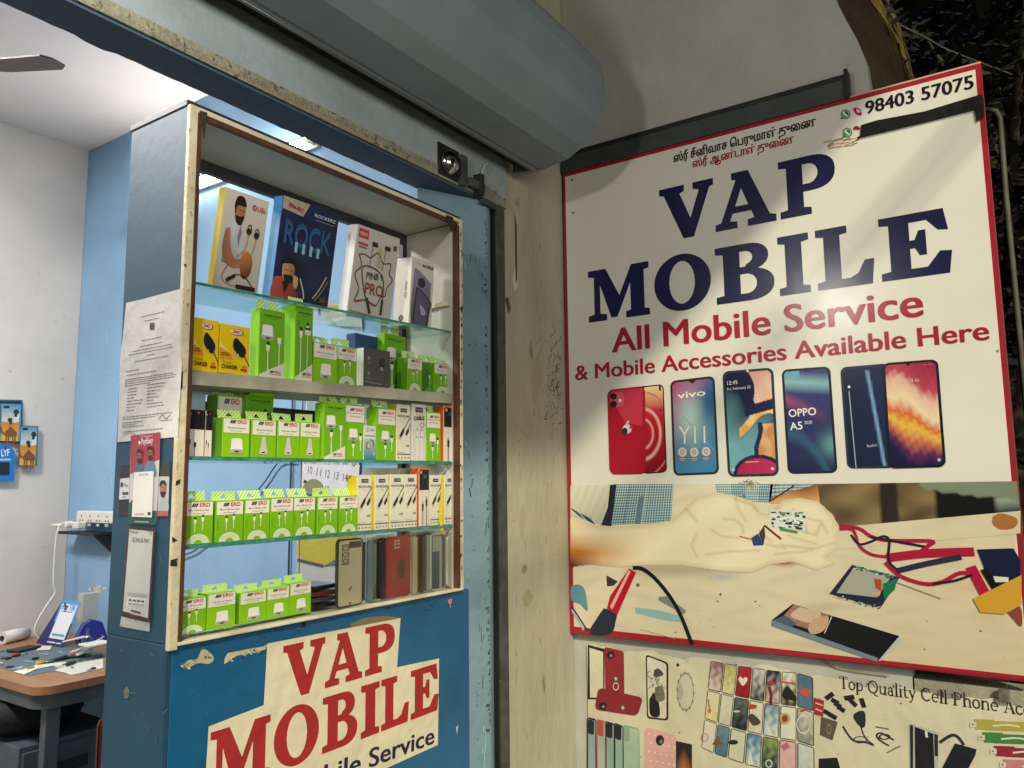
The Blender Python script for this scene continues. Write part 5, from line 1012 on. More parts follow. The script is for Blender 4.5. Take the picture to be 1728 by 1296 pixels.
def art_n(A,w,h):
    A.text('NOKIA',(w*.46,h*.90),(w*.96,h*.90),h*.04,'#2a2c3c',3,.03,2); A.rect(w*.08,h*.93,w*.4,h*.935,'#8a8880',2)
    A.blob([(w*.10,h*.82),(w*.22,h*.85),(w*.84,h*.70),(w*.88,h*.62),(w*.84,h*.10),(w*.74,h*.02),(w*.08,h*.04)],GR('#8886a4','#46445c',(0,h*.8),(w*.5,0)),2,5); A.ell(w*.45,h*.66,w*.17,h*.075,'#26242c',4); A.blob([(w*.22,h*.56),(w*.34,h*.58),(w*.90,h*.42),(w*.90,h*.32),(w*.72,h*.02),(w*.16,h*.02)],'#2c2a34',4,5); A.blob([(w*.26,h*.53),(w*.36,h*.55),(w*.84,h*.40),(w*.80,h*.30),(w*.68,h*.04),(w*.22,h*.05)],'#54526a',5,5); A.blob([(w*.4,h*.34),(w*.6,h*.30),(w*.7,h*.22),(w*.5,h*.2)],'#a0a4b0',6); A.rect(w*.86,h*.03,w*.94,h*.05,'#44424a',3)
e=big('phone_box',690,727,438,art_n,'#d0ccc0','#d8d4c6','narrow white phone box with two grey phones pictured, at the right of the top shelf',y=.05,lean=4,d=.055)
A=Art(lambda a,b,L:Vector((-.0012-.0002*L,.055-a,b)),None); A.text('Nokia G20',(.036,.112),(.036,.070),.008,'#3a4a6a',1,.01,1); A.build('side_print',PR,e); A=Art(lambda a,b,L:Vector((-.0012-.0002*L,.055-a,b)),None); A.ell(.028,.020,.008,.008,'#2a2a2c',1); 
for k in range(3): A.line([(.024,.017+.003*k),(.032,.018+.003*k)],.0012,'#b8b4a8',2)
A.build('emblem_print',PR,e)
# --- stacked phone cases in sleeves and upright cases
SL=clear('plastic_sleeve',(.90,.90,.88),gloss=.05,rough=.16)
zb_=GZ['base'][0]
for i in range(4):
    Y=YC+.03; x=on(531,1030,1,Y).x; x2=on(574,1020,1,Y).x
    e=empty('phone_case_pack',(x+random.uniform(-.003,.003),Y+random.uniform(0,.01),zb_-.001+i*.0125),['black phone case pack, lowest of the flat stack','dark grey phone case pack, second from the bottom of the flat stack','black and red phone case pack, third in the flat stack','black phone case pack with shiny foil, topmost of the flat stack'][i],'phone case pack','phone case packs lying in a flat stack',rz=R((-4,3,-2,5)[i]))
    B=MB(); B.box((0,0,0),(x2-x,.10,.0095),mat('case_%d'%i,['#1c1c20','#3c3c44','#5a1f26','#17171a'][i],.25),.003); B.build('case',e)
    B=MB(); B.box((-.002,-.005,.0097),(x2-x+.003,.104,.0108),SL); B.build('sleeve',e)
def ucase(l,r,pt,pb,label,rim,back,y=.03,yaw=0,lean=0,camera=None,sleeve=True,hole=False,card=None):
    Y=YC+y; xl=on(l,(pt+pb)/2,1,Y).x; xr=on(r,(pt+pb)/2,1,Y).x; w=(xr-xl)/max(.25,math.cos(R(yaw))); z=zb_+ -.004; h=on((l+r)/2,pt,1,Y).z-z
    e=empty('phone_case',(xl,Y,z),label,'phone case','phone cases standing at the right of the bottom level'); e.rotation_euler=(R(lean),0,R(yaw))
    def rr(w,h,ins,r,z0=0):
        o=[]
        for cx,cz,a0 in ((w-r,r,-90),(w-r,h-r,0),(r,h-r,90),(r,r,180)):
            for k in range(5): t=R(a0+22.5*k); o.append((cx+(r-ins)*math.cos(t),cz+(r-ins)*math.sin(t)))
        return o
    A=Art(lambda a,b,L:Vector((a,-.0003*(L+1),b)))
    B=MB(); rad=min(.010,w*.4); B.prism(rr(w,h,0,rad),1,0,.0065,mat('rim_'+rim.lstrip('#'),rim,.35))
    A.raw(rr(w,h,min(.0035,w*.12),rad),back,1)
    if camera=='tri':
        A.poly([(w*.16,h*.62),(w*.44,h*.62),(w*.44,h*.92),(w*.16,h*.92)],'#5c5a50',2); A.poly([(w*.19,h*.64),(w*.41,h*.64),(w*.41,h*.905),(w*.19,h*.905)],'#bdb9a4',3)
        for k in range(3): A.ell(w*.30,h*(.86-.09*k),w*.10,h*.035,'#4a483e',4,12,hole=.75)
        A.rect(w*.44,h*.86,w*.93,h*.955,'#4c4f4a',2); A.blob([(w*.44,h*.27),(w*.56,h*.30),(w*.52,h*.25),(w*.46,h*.22)],'#8a6a3a',3); A.ell(w*.5,h*.05,w*.05,h*.014,'#5a4a3c',3)
    if camera=='quad':
        for a in (.30,.44):
            for b in (.80,.86,.91): A.rect(w*a,h*b,w*(a+.10),h*(b+.035),'#c9a8a0',2)
        A.ell(w*.62,h*.46,w*.17,h*.16,'#5a3a30',2,20)
    if camera=='win': A.poly([(w*.10,h*.68),(w*.70,h*.68),(w*.70,h*.95),(w*.12,h*.95)],'#9aa89c',2); A.rect(w*.55,h*.02,w*.72,h*.9,'#a8b0a0',3)
    if card: A.rect(w*.2,h*.82,w*.9,h*.92,card,2)
    A.build('case',PR,e,B)
    if sleeve:
        B=MB(); B.box((-.004,-.004,0),(w+.004,-.0035,h+.008),SL); B.build('sleeve',e)
    return e
ucase(569,612,909,1022,'clear phone case with a black rim, largest and leftmost of the upright cases','#2c2c2a','#cfc9ae',y=.012,camera='tri')
ucase(611,634,914,1017,'dark navy phone case directly right of the clear case with black rim','#26364c','#2c4058',y=.05,yaw=-20,lean=-4)
ucase(628,642,910,1016,'pale grey edged phone case seen from its side','#8f9a92','#a8b4a8',y=.04,yaw=-12)
ucase(636,655,908,1012,'dark grey phone case with a small white price label','#3c3a40','#47454c',y=.035,yaw=-15,card='#cfcab4')
ucase(652,692,905,1008,'red phone case with an oval opening','#a02a2c','#a83432',y=.016,camera='quad')
ucase(690,706,904,1000,'brownish clear phone case right of the red case','#8a6a54','#9c7c62',y=.03,yaw=-10)
ucase(702,718,902,998,'yellowish clear phone case between the brown and the black edged cases','#8c8058','#a0946a',y=.04,yaw=-10)
ucase(714,727,900,995,'dark green phone case left of the framed blue case','#2f3a38','#3c4846',y=.03,yaw=-14)
ucase(727,752,900,990,'clear framed phone case with blue stripes behind it','#b8bcae','#2c4a68',y=.016,camera='win')
ucase(750,759,903,988,'blue phone case next to the last white case','#2a425c','#34506c',y=.03)
ucase(756,768,904,987,'white phone case at the far right of the bottom level','#d0ccbc','#c8c4b4',y=.02)
for l_,r_,pt_,c1,c2,lb in ((619,629,912,'#5c6c7c','#7c8c98','slim blue grey phone case edge behind the navy case'),(643,652,910,'#2c2c34','#3a3a44','slim black phone case edge just left of the red case'),(695,703,905,'#b8a890','#c8b8a0','slim beige phone case edge right of the red case'),(708,715,903,'#5c4438','#6c5448','slim dark brown phone case edge in the tight row'),(719,726,902,'#8c9490','#a0a8a4','slim silver grey phone case edge beside the framed blue case')):
    ucase(l_,r_,pt_,1005,lb,c1,c2,y=.022,yaw=-8)
B=MB(); tb=[on(745,815,1,YC+.018),on(741,878,1,YC+.018),on(742,893,1,YC+.016),on(748,903,1,YC+.014)]; 
B.prism([(tb[0].x-.0035,tb[0].z),(tb[0].x+.0035,tb[0].z),(tb[1].x+.006,tb[1].z),(tb[3].x+.006,tb[3].z),(tb[3].x-.008,tb[3].z+.004),(tb[1].x-.005,tb[1].z)],1,YC+.0135,YC+.0145,mat('yellow_tape','#e0d020',.3))
tag(B.build('yellow_tape'),'shiny yellow tape strip hanging over the fourth shelf edge at right','tape')
# =====================================================================
# STICKERS AND PAPERS ON THE CABINET SIDE
# =====================================================================
def side_sheet(nm,q,fn,label,cat,m,L=0,th=.0006,solid=True):
    A=plane_art(0,CX0-.0012-L*.0012,eps=.0003); fn(A,q); o=A.build(nm,m); tag(o,label,cat)
    return o
def f_letter(A,q):
    pts=[(213,511),(240,505),(306,487),(305,540),(303,600),(307,612),(302,700),(300,737),(250,742),(198,746),(202,640),(203,600),(207,570)]
    A.poly(pts,'#cfccca',0)
    T=lambda u,v:((213*(1-v)+199*v)*(1-u)+(305*(1-v)+300*v)*u, (511*(1-v)+745*v)*(1-u)+(487*(1-v)+737*v)*u)
    rows=[(.28,.72,.13),(.36,.64,.165),(.32,.68,.30),(.30,.7,.34),(.14,.86,.365),(.10,.9,.385),(.42,.58,.41),(.22,.8,.44),(.06,.3,.50),(.08,.6,.53),(.06,.9,.56),(.06,.95,.575),(.06,.92,.59),(.06,.5,.605)]+[(.12,.12+random.uniform(.1,.28),.63+i*.022) for i in range(8)]+[(.46,.46+random.uniform(.08,.3),.62+i*.022) for i in range(8)]+[(.06,.9,.83),(.06,.6,.845),(.06,.4,.87),(.06,.3,.885),(.06,.42,.90),(.70,.9,.88),(.06,.75,.935)]
    for a,b,v in rows:
        x=a
        while x<b:
            w_=random.uniform(.02,.07); A.line([T(x,v),T(min(x+w_,b),v)],.0012,'#6f6c6a',1); x+=w_+.012
    A.poly([T(.46,.19),T(.54,.19),T(.54,.235),T(.46,.235)],'#3c3a3c',2); A.line([T(.68,.87),T(.74,.84),T(.80,.87),T(.88,.84)],.0012,'#55525c',2,4); A.line([T(.08,.955),T(.2,.945),T(.3,.96)],.001,'#8a8684',2,3)
side_sheet('notice_paper',None,f_letter,'printed white notice letter pasted on the dark blue cabinet side','paper',PP)
def f_l(A,q):
    A.poly([(203,786),(219,784),(217,870),(200,871)],'#1f2024',0); A.poly([(203,808),(219,806),(218,842),(201,843)],'#c9c8cc',1); A.ell(206,818,2.5,4.5,'#2a3a6c',2); A.text('Pay',(210,821),(217,821),.006,'#7a7680',3); A.rect(207,830,217,835,'#4a4850',2); A.rect(207,838,214,839.5,'#6a6870',2)
side_sheet('sticker',None,f_l,'small black and white payment sticker at the left behind the red card','sticker',PR)
def f_m(A,q):
    A.poly([(266,790),(287,776),(287,806),(266,806)],'#3a3230',0); A.poly([(266,804),(286,804),(284,871),(266,871)],'#b8b8bc',1)
    A.blob([(268,862),(270,846),(276,838),(284,846),(284,862)],'#a4b0b8',2); A.blob([(271,820),(276,815),(281,820),(280,835),(275,839),(271,833)],'#9a6a50',3); A.blob([(270,822),(272,812),(279,811),(282,820),(276,816)],'#1e1a1a',4); A.poly([(271,830),(281,830),(277,840),(273,838)],'#2a1f1c',4); A.rect(267,862,284,871,'#b05a4c',4)
side_sheet('sticker',None,f_m,'sticker with a bearded man in a grey shirt, right of the red payment card','sticker',PR)
def f_card(A,q):
    A.poly([(221,735),(271,729),(268,800),(263,886),(217,884)],'#bfc0c4',0); A.poly([(221,735),(271,729),(269,775),(220,800)],'#a02f45',1); A.poly([(217,860),(264,862),(263,886),(216,884)],'#1d4a48',1); A.poly([(218,850),(226,840),(226,884),(216,884)],'#1d4a48',2)
    A.text('UPI Accepted',(238,739),(258,737),.005,'#d8b8c0',3); A.ell(236,747,2,3,'#dcd0dc',3); A.text('PayEasy',(239,750),(259,747),.010,'#dcd0dc',3,.02,2)
    for x,y in ((236,768),(254,763)):
        A.blob([(x-10,y+40),(x-9,y+22),(x-2,y+14),(x+5,y+15),(x+9,y+24),(x+9,y+40)],'#44617c' if x<240 else '#5a7890',3); A.blob([(x-4,y-2),(x,y-8),(x+5,y-2),(x+4,y+10),(x,y+15),(x-3,y+10)],'#8a5a44',4); A.blob([(x-5,y),(x-3,y-9),(x+4,y-9),(x+6,y-1),(x,y-5)],'#1e1818',5); A.poly([(x-3,y+6),(x+4,y+5),(x+3,y+13),(x,y+15),(x-2,y+13)],'#241a18',5); A.line([(x-2,y+1),(x,y+1)],.0015,'#1e1818',6); A.line([(x+2,y+1),(x+4,y+1)],.0015,'#1e1818',6)
    A.poly([(228,797),(261,795),(258,873),(224,872)],'#d8d6d8',6); A.text('Scan & Pay',(236,803),(252,802),.004,'#6a686c',7); A.text('merchant',(230,869),(245,869),.004,'#4a484c',7); A.poly([(251,864),(256,864),(256,869),(251,869)],'#2a2a2c',7); A.line([(228,880),(252,881)],.002,'#8aa8a4',4)
side_sheet('payment_card',None,f_card,'red and white payment card with two bearded men on the cabinet side','payment card',PR,L=1)
def f_fr(A,q):
    A.poly([(216,890),(264,893),(261,912),(253,1050),(204,1037)],'#4c1c26',1); A.poly([(219,893),(259,897),(250,1043),(208,1031)],'#cac6c6',2)
    A.text('Bharat',(221,899),(234,900),.005,'#5a3a4a',4,0,2); A.text('UPI',(250,902),(257,903),.006,'#8a8688',4,0,1); A.text('SCAN & PAY',(224,914),(253,917),.0075,'#2c282c',4,0,3)
    for v in (.0,.25,.5): A.line([(216,1000+v*10),(250,1003+v*10)],.0008,'#98949a',4)
    A.poly([(216,1006),(247,1010),(245,1025),(214,1021)],'#dcd8d8',3); 
    for i in range(4): A.line([(219+i*7,1012+i*.8),(223+i*7,1012.5+i*.8)],.003,'#4a464c',5); A.line([(218+i*7,1018+i*.8),(223+i*7,1018.5+i*.8)],.0018,'#77737a',5)
    A.line([(222,1030),(238,1034)],.003,'#3a363a',4); A.line([(222,1036),(236,1039)],.0015,'#8a868a',4)
fr=side_sheet('scan_card',None,f_fr,'maroon framed SCAN AND PAY card in a clear holder on the cabinet side','payment card',PR,L=1)
B=MB(); pq=[(214,888),(266,891),(255,1069),(199,1059)]; P_=[on(x,y,0,CX0-.0042) for x,y in pq]; B.prism([(p.y,p.z) for p in P_],0,CX0-.0048,CX0-.0038,clear('acrylic',(.95,.97,.97),gloss=.01,graz=.1,rough=.03)); B.build('acrylic_holder',fr)
A=plane_art(0,CX0-.001,eps=.0003); A.poly([(205,1040),(253,1051),(252,1066),(202,1057)],'#b4b4b4',0)
A.blob([(209,1168),(213,1158),(218,1166),(216,1178),(210,1177)],'#5a6f68',0); A.ell(213,1169,2,3,'#7c5534',2); A.line([(216,1170),(232,1169)],.002,'#3c5c64',0)
for i in range(60): x=205+random.random()*80; y=560+random.random()*700; A.line([(x,y),(x+random.gauss(0,4),y+random.gauss(0,10))],.0008,random.choice(['#3a6a80','#123448','#5a8090']),0)
o=A.build('side_marks',printed('marks',.7)); o.parent=cab; o.location=off
# =====================================================================
# INSIDE THE ROOM
# =====================================================================
TUBE=mat('lit_tube','#fffaf2',.3,emit=26)
te=empty('tube_light',(1.97,2.3,2.828),'lit white fluorescent tube fixed high on the light blue wall','tube light')
B=MB(); B.tube([(0,0,0),(0,1.15,0)],.013,TUBE,12); B.build('tube',te)
B=MB(); B.box((.015,-.04,-.03),(.029,1.19,.03),M_white,.002); B.build('batten',te)
B=MB(); B.box((-.012,-.04,-.016),(.014,-.002,.016),M_white,.002); B.build('end_cap',te)
B=MB(); B.box((-.012,1.152,-.016),(.014,1.19,.016),M_white,.002); B.build('end_cap',te)
lamp('ceiling_lamp','AREA',(.2,2.9,3.2),58,(1.0,.97,.93),(0,0,-1),shape='SQUARE',size=.5)
# fan
hubp=Vector((1.05,3.05,2.95)); tip=on(98,104,2,2.95); fe=empty('ceiling_fan',hubp,'brown ceiling fan with one blade tip showing at the top left','fan')
B=MB(); B.tube([(0,0,-.06),(0,0,-.05),(0,0,.05),(0,0,.06)],[.06,.10,.10,.04],mat('fan_brown','#4a3434',.4),20); B.build('motor',fe)
B=MB(); B.tube([(0,0,.06),(0,0,.289)],.012,M_white,10); B.build('rod',fe)
ang=math.atan2(tip.y-hubp.y,tip.x-hubp.x); ln=(tip-hubp).to_2d().length
for k in range(3):
    B=MB(); t_=bmesh.new(); pr=[(.09,-.025),(.16,-.06),(ln-.02,-.062),(ln,-.03),(ln,.035),(ln-.03,.062),(.16,.05),(.09,.025)]
    lo_=[t_.verts.new((x,y,-.003+y*.15)) for x,y in pr]; hi_=[t_.verts.new((x,y,.003+y*.15)) for x,y in pr]; t_.faces.new(lo_[::-1]); t_.faces.new(hi_)
    for i in range(8): t_.faces.new((lo_[i],lo_[(i+1)%8],hi_[(i+1)%8],hi_[i]))
    B.merge(t_,MC['fan_brown'],Matrix.Rotation(ang+k*2*math.pi/3,4,'Z')); B.build('blade',fe)
# conduits on blue wall
for px_,r_,lb in ((487,.006,'thin dark vertical conduit on the blue wall, left one behind the cabinet'),(505,.004,'thin dark vertical cable on the blue wall, left edge of the calendar')):
    y_=on(px_,950,0,1.99).y; B=MB(); B.tube([(1.991,y_,.6),(1.991,y_,2.80)],r_*.6,mat('conduit','#46545e',.6),8); tag(B.build('conduit'),lb,'conduit')
B=MB(); B.tube(curve([on(x,y,0,1.985) for x,y in ((498,778),(470,781),(442,819),(390,876),(336,924),(306,939),(250,965))],5),.0032,MC['conduit'],6); tag(B.build('sagging_cable'),'dark cable sagging diagonally across the blue wall behind the cabinet','cable')
# calendar
CXp=1.992; A=plane_art(0,CXp,eps=.0006)
Q=[(517,672),(613,683),(603,853),(508,830)]
def cq(u,v): return ((Q[0][0]*(1-v)+Q[3][0]*v)*(1-u)+(Q[1][0]*(1-v)+Q[2][0]*v)*u,(Q[0][1]*(1-v)+Q[3][1]*v)*(1-u)+(Q[1][1]*(1-v)+Q[2][1]*v)*u)
A.poly([cq(0,0),cq(1,0),cq(1,1),cq(0,1)],'#dcdce4',0)
for r_,row_ in enumerate((('','1','2','3','4','5'),('3','4','5','6','7','8'),('10','11','12','13','14','15'),('17','18','19','20','21','22'))):
    for c,t_ in enumerate(row_):
        if t_:
            u=.10+c*.155; v=.46+r_*.165; A.text(t_,cq(u,v),cq(u+.032*len(t_)+.012,v),.027,'#4a4a54',2,0,2)
    A.line([cq(.03,.50+r_*.165),cq(.97,.50+r_*.165)],.002,'#a8a8b4',1)
A.poly([cq(.02,.03),cq(.98,.03),cq(.98,.25),cq(.02,.25)],'#8aa4b0',1)
A.blob([(512,822),(520,812),(530,808),(540,812),(546,820),(545,832),(535,836),(520,832)],'#8a8a64',3); A.line([(514,812),(524,818),(532,812),(536,822)],.012,'#3a3428',4)
o=A.build('wall_calendar',PP); tag(o,'white wall calendar with date numbers hanging on the blue wall behind the shelves','calendar'); s_=o.modifiers.new('s','SOLIDIFY'); s_.thickness=.001
A=plane_art(0,1.990,eps=.0006)
A.poly([(500,893),(700,880),(700,1016),(500,1004)],'#b4b4b4',0); A.poly([(503,903),(600,893),(605,922),(543,957),(503,940)],'#b8aa40',1); A.poly([(543,957),(600,925),(640,930),(640,962),(560,955)],'#5c646a',2); A.line([(503,945),(545,955)],.012,'#4a5458',3); A.line([(503,985),(600,998)],.008,'#8a8c8c',3); A.line([(505,893),(560,898)],.006,'#e0e0e0',3)
o=A.build('wall_poster',PP); tag(o,'grey and yellow poster low on the wall behind the bottom shelf','poster')
A=plane_art(0,1.990,eps=.0006)
A.poly([(640,380),(706,400),(704,470),(640,455)],'#c9c8a4',0)
for i in range(26): x=648+random.random()*52; y=396+random.random()*60; A.line([(x,y),(x+random.gauss(0,8),y+random.gauss(0,6))],.012,random.choice(['#8a9a5c','#d8d4b0','#5c7a5c','#e0dcc8','#a8a06a']),1)
o=A.build('wall_poster',PP); tag(o,'small green and cream poster on the wall beside the phone box','poster')
A=plane_art(0,1.990,eps=.0006); A.poly([(528,505),(612,520),(612,550),(560,545)],'#b0a878',0); A.ell(566,528,26,12,'#8a9a58',1); A.poly([(560,538),(612,530),(612,552),(570,550)],'#d8d8d0',2)
o=A.build('wall_poster',PP); tag(o,'olive green poster on the wall just under the top glass shelf','poster')
A=plane_art(1,4.0345,eps=.0003); rw=random.Random(21)
for k in range(22):
    x=rw.uniform(0,118); y=rw.uniform(230,1060); A.blob([(x,y),(x+rw.uniform(1,4),y-rw.uniform(0,2)),(x+rw.uniform(2,6),y+rw.uniform(1,3)),(x+rw.uniform(0,2),y+rw.uniform(2,4))],rw.choice(['#c4bfba','#bcb7b2','#cac6c0','#b0aba4']),0,3)
o=A.build('wall_smudges',printed('grime',.9)); o.parent=[q for q in COL.objects if q.name=='room_wall'][0]; o['kind']='stuff'
A=plane_art(0,1.9995,eps=.0003)
for k in range(12):
    x=rw.uniform(115,220); y=rw.uniform(300,1040); A.line([(x,y),(x+rw.gauss(0,3),y+rw.gauss(0,6))],.003+rw.random()*.006,rw.choice(['#98b8d0','#86a8c4','#a4bed0']),0)
for k in range(16):
    x=rw.gauss(163,6); y=rw.gauss(992,5); A.line([(x,y),(x+rw.gauss(0,4),y+rw.gauss(0,3))],.012,rw.choice(['#c8c4a8','#b89c70','#d8d4c0','#a8b4b4']),1)
for k in range(20):
    x=rw.uniform(330,600); y=rw.uniform(500,1000); A.line([(x,y),(x+rw.gauss(0,5),y+rw.gauss(0,5))],.0015+rw.random()*.003,rw.choice(['#9cb4c4','#7c98b0','#b0c0c8']),0)
o=A.build('wall_smudges',printed('grime',.9)); o.parent=[q for q in COL.objects if q.name=='room_wall.001'][0]; o['kind']='stuff'
# --- packs hanging on the white wall
YW=4.035
def pack(q,fn,body,label,nm='hanging_pack',yy=4.022):
    pts=[on(x,y,1,yy) for x,y in q]; B=MB(); B.prism([(p.x,p.z) for p in pts],1,yy,yy+.010,mat('pack_'+body.lstrip('#'),body,.4)); A=plane_art(1,yy,eps=.0004); fn(A); o=A.build(nm,PR,None,B); tag(o,label,'hanging pack'); return o
def cam_(x,y,w,h):
    def f(A):
        A.grid([(x,y),(x+w,y+1),(x+w-4,y+h),(x-3,y+h)],12,20,lambda u,v: mixh('#5a8cb0','#c8d0b8',v*2.2) if v<.5 else mixh('#c87c28','#e0b040',(v-.5)*2),1)
        A.rect(x+2,y+2,x+w*.4,y+6,'#16222e',3); A.poly([(x+w*.7,y+8),(x+w-1,y+9),(x+w-2,y+h*.46),(x+w*.64,y+h*.5)],'#d0d8d8',2)
        A.ell(x+w*.78,y+h*.2,w*.17,h*.075,'#22303c',3); A.line([(x+w*.78,y+h*.2),(x+w*.74,y+h*.32)],.012,'#22303c',3); A.ell(x+w*.42,y+h*.42,w*.14,h*.06,'#22303c',4); A.line([(x+w*.46,y+h*.42),(x+w*.46,y+h*.53)],.012,'#22303c',4)
        a,b=x+w*.45,y+h*.74
        A.blob([(a-10,b+2),(a-5,b-4),(a,b-9),(a+5,b-4),(a+10,b+1),(a+9,b+8),(a-8,b+8)],'#7a4a34',5)
        for k in (-7,-3,4,8): A.line([(a+k,b+5),(a+k-1,b+22)],.006,'#7a4a34',5)
        A.line([(a-8,b+4),(a-14,b+2),(a-16,b-6),(a-20,b-6)],.008,'#7a4a34',5,3)
    return f
pack([(-6,674),(38,675),(38,735),(33,748),(-6,746)],lambda A:A.rect(-4,677,36,684,'#16303e',1),'#2a5878','blue hanging earphone card behind the camel picture packs',yy=4.026)
pack([(2,681),(36,682),(34,745),(1,744)],cam_(4,683,30,61),'#5c8aa4','upper hanging pack with a camel in the desert and black earphones',yy=4.012)
pack([(-30,681),(0,681),(-1,746),(-32,745)],cam_(-29,683,28,61),'#5c8aa6','left hanging pack with a camel, cut by the photo edge',yy=4.012)
pack([(36,718),(65,719),(63,786),(31,788)],cam_(36,720,27,65),'#3c6c8a','lower hanging pack with a camel in the desert, rightmost of the group',yy=4.008)
def lyf(A): A.text('LYF',(2,770),(16,769),.030,'#e8ecf0',3,.02,2); A.rect(-4,774,18,777,'#a8c8e0',2); A.rect(-8,780,16,802,'#20242c',2); A.ell(9,757,2,3,'#123a60',3)
pack([(-20,752),(4,750),(18,753),(25,762),(24,812),(-20,812)],lyf,'#2472c0','bright blue rounded hanging pack with a black window, below the camel packs',yy=4.010)
# --- socket board and cable
ee=empty('extension_board',(1.94,3.80,1.345),'white extension socket board with a plug in it, on the blue wall','extension board')
p0=on(129,862,0,1.94); p1=on(189,884,0,1.94)
B=MB(); B.box((0,p1.y-3.80,p1.z-1.345),(.056,p0.y-3.80,p0.z-1.345),M_white,.006); B.build('casing',ee)
for k in range(4):
    B=MB(); y_=(p0.y-3.8)-.05-k*.075
    for dy,dz in ((0,.012),(.012,-.008),(-.012,-.008)): B.tube([(-.0012,y_+dy,dz),(.002,y_+dy,dz)],.004,M_black,8)
    B.box((-.003,y_-.012,-.034),(.001,y_+.012,-.022),mat('switch','#b8b4ac',.4),.001); B.build('socket',ee)
B=MB(); B.box((-.05,.03,-.042),(-.002,.075,-.016),M_white,.006); B.tube([(-.04,.075,-.03),(-.05,.13,-.032),(-.05,.16,-.034)],.008,M_white,8); B.build('plug',ee)
B=MB(); B.box((-.045,-.06,-.045),(-.002,-.01,-.014),M_white,.005); B.build('plug',ee)
B=MB(); B.box((1.90,3.60,1.272),(1.998,3.93,1.284),M_black,.002); B.prism([(1.998,1.272),(1.91,1.272),(1.998,1.19)],1,3.62,3.632,M_black); tag(B.build('wall_bracket'),'black bracket shelf holding the socket board on the blue wall','bracket')
B=MB(); B.tube(curve([on(x,y,1,3.85) for x,y in ((122,880),(104,884),(96,900),(92,940),(90,985),(93,1000),(80,1020),(62,1050),(59,1068),(66,1078),(76,1090),(100,1096))],6),.004,M_cable,8); tag(B.build('charging_cable'),'thin white cable hanging from the socket board down to the desk','cable')
# --- desk
ZD=.80; c0=on(65,1162,2,ZD); dx0,dy0=c0.x-.005,c0.y-.01
de=empty('desk',(dx0,dy0,.05),'wooden topped desk with a grey steel frame against the blue wall','desk')
rr_=.07; out=[(0,rr_*1.0)]+[(rr_-rr_*math.cos(R(a_)),rr_-rr_*math.sin(R(a_))) for a_ in range(0,91,10)]+[(1.995-dx0,0),(1.995-dx0,1.06),(0,1.06)]
B=MB(); B.prism(out[1:],2,ZD-.05-.028,ZD-.05,M_desk); B.build('desk_top',de)
B=MB(); B.prism([(x*.995+.012 if x<.1 else x-.02,y+.014 if y<.5 else y-.02) for x,y in out[1:]],2,ZD-.13,ZD-.079,M_steel); B.build('apron',de)
for x,y in ((.075,.06),(.075,.98),(1.93-dx0,.06),(1.93-dx0,.98)): B=MB(); B.box((x-.025,y-.02,0),(x+.025,y+.02,ZD-.1305),M_steel,.003); B.build('leg',de)
A=Art(lambda a,b,L:Vector((a,b,ZD+.0012+.0004*L)),None)
def dk(px,py,z=ZD): p=on(px,py,2,z); return (p.x,p.y)
A.poly([dk(*q) for q in ((-40,1112),(0,1096),(60,1094),(120,1092),(172,1098),(172,1120),(120,1128),(50,1140),(20,1132),(-40,1118))],'#5a6c74',0)
for i in range(26):
    x=5+random.random()*160; y=1100+random.random()*32; p=dk(x,y); a_=random.random()*3; A.line([p,(p[0]+.05*math.cos(a_),p[1]+.05*math.sin(a_))],.006,random.choice(['#a8a8a0','#48545a','#7a8488','#c8c4b8']),1)
o=A.build('desk_mat',PP); tag(o,'worn blue grey mat covering the middle of the desk','mat')
def paper(pts,c,label,z=.002): A=Art(lambda a,b,L:Vector((a,b,ZD+z+.0004*L)),None); A.poly([dk(*q) for q in pts],c,0); o=A.build('paper_sheet',PP); tag(o,label,'paper'); s_=o.modifiers.new('s','SOLIDIFY'); s_.thickness=.0008
paper([(92,1132),(110,1136),(120,1140),(174,1128),(174,1112),(140,1118),(112,1122)],'#c8c6bc','long white paper sheet at the front right of the desk')
paper([(22,1135),(60,1124),(112,1118),(110,1121),(62,1130),(40,1140)],'#d8d4c4','torn white paper strip near the front edge of the desk',.003)
paper([(70,1092),(88,1091),(84,1098),(60,1099)],'#d0d0cc','small white paper under the payment stand',.0035)
B=MB(); a_=on(3,1088,2,ZD); b_=on(44,1078,2,ZD); B.tube([Vector((a_.x,a_.y,ZD+.028)),Vector((b_.x,b_.y,ZD+.028))],.027,mat('roll_paper','#cfccc6',.7),20); d_=(b_-a_).normalized(); B.tube([Vector((a_.x,a_.y,ZD+.028))-d_*.002,Vector((a_.x,a_.y,ZD+.028))-d_*.001],.012,M_black,12)
tag(B.build('paper_roll'),'rolled white paper lying at the left of the desk','paper roll')
def obox(nm,pa,pb,dep,hh,m,label,cat,bev=.002,z=ZD+.0015):
    a_=on(*pa,2,z); b_=on(*pb,2,z); d_=(b_-a_); L_=d_.length; e=MB(); e.box((0,0,0),(L_,dep,hh),m,bev); o=e.build(nm); o.location=(a_.x,a_.y,z); o.rotation_euler=(0,0,math.atan2(d_.y,d_.x)); tag(o,label,cat); return o
obox('mobile_phone',(30,1103),(70,1094),.07,.012,M_black,'black phone lying on the desk in front of the paper roll','phone',.004)
bx=obox('small_carton',(128,1062),(166,1058),.12,.07,mat('pale_carton','#a8b4bc',.6),'pale blue and white flat carton at the back of the desk','carton'); 
bx=obox('small_carton',(138,1052),(172,1047),.05,.13,mat('grey_carton','#b8b6b0',.6),'upright grey white carton leaning at the back of the desk','carton',z=ZD+.0725)
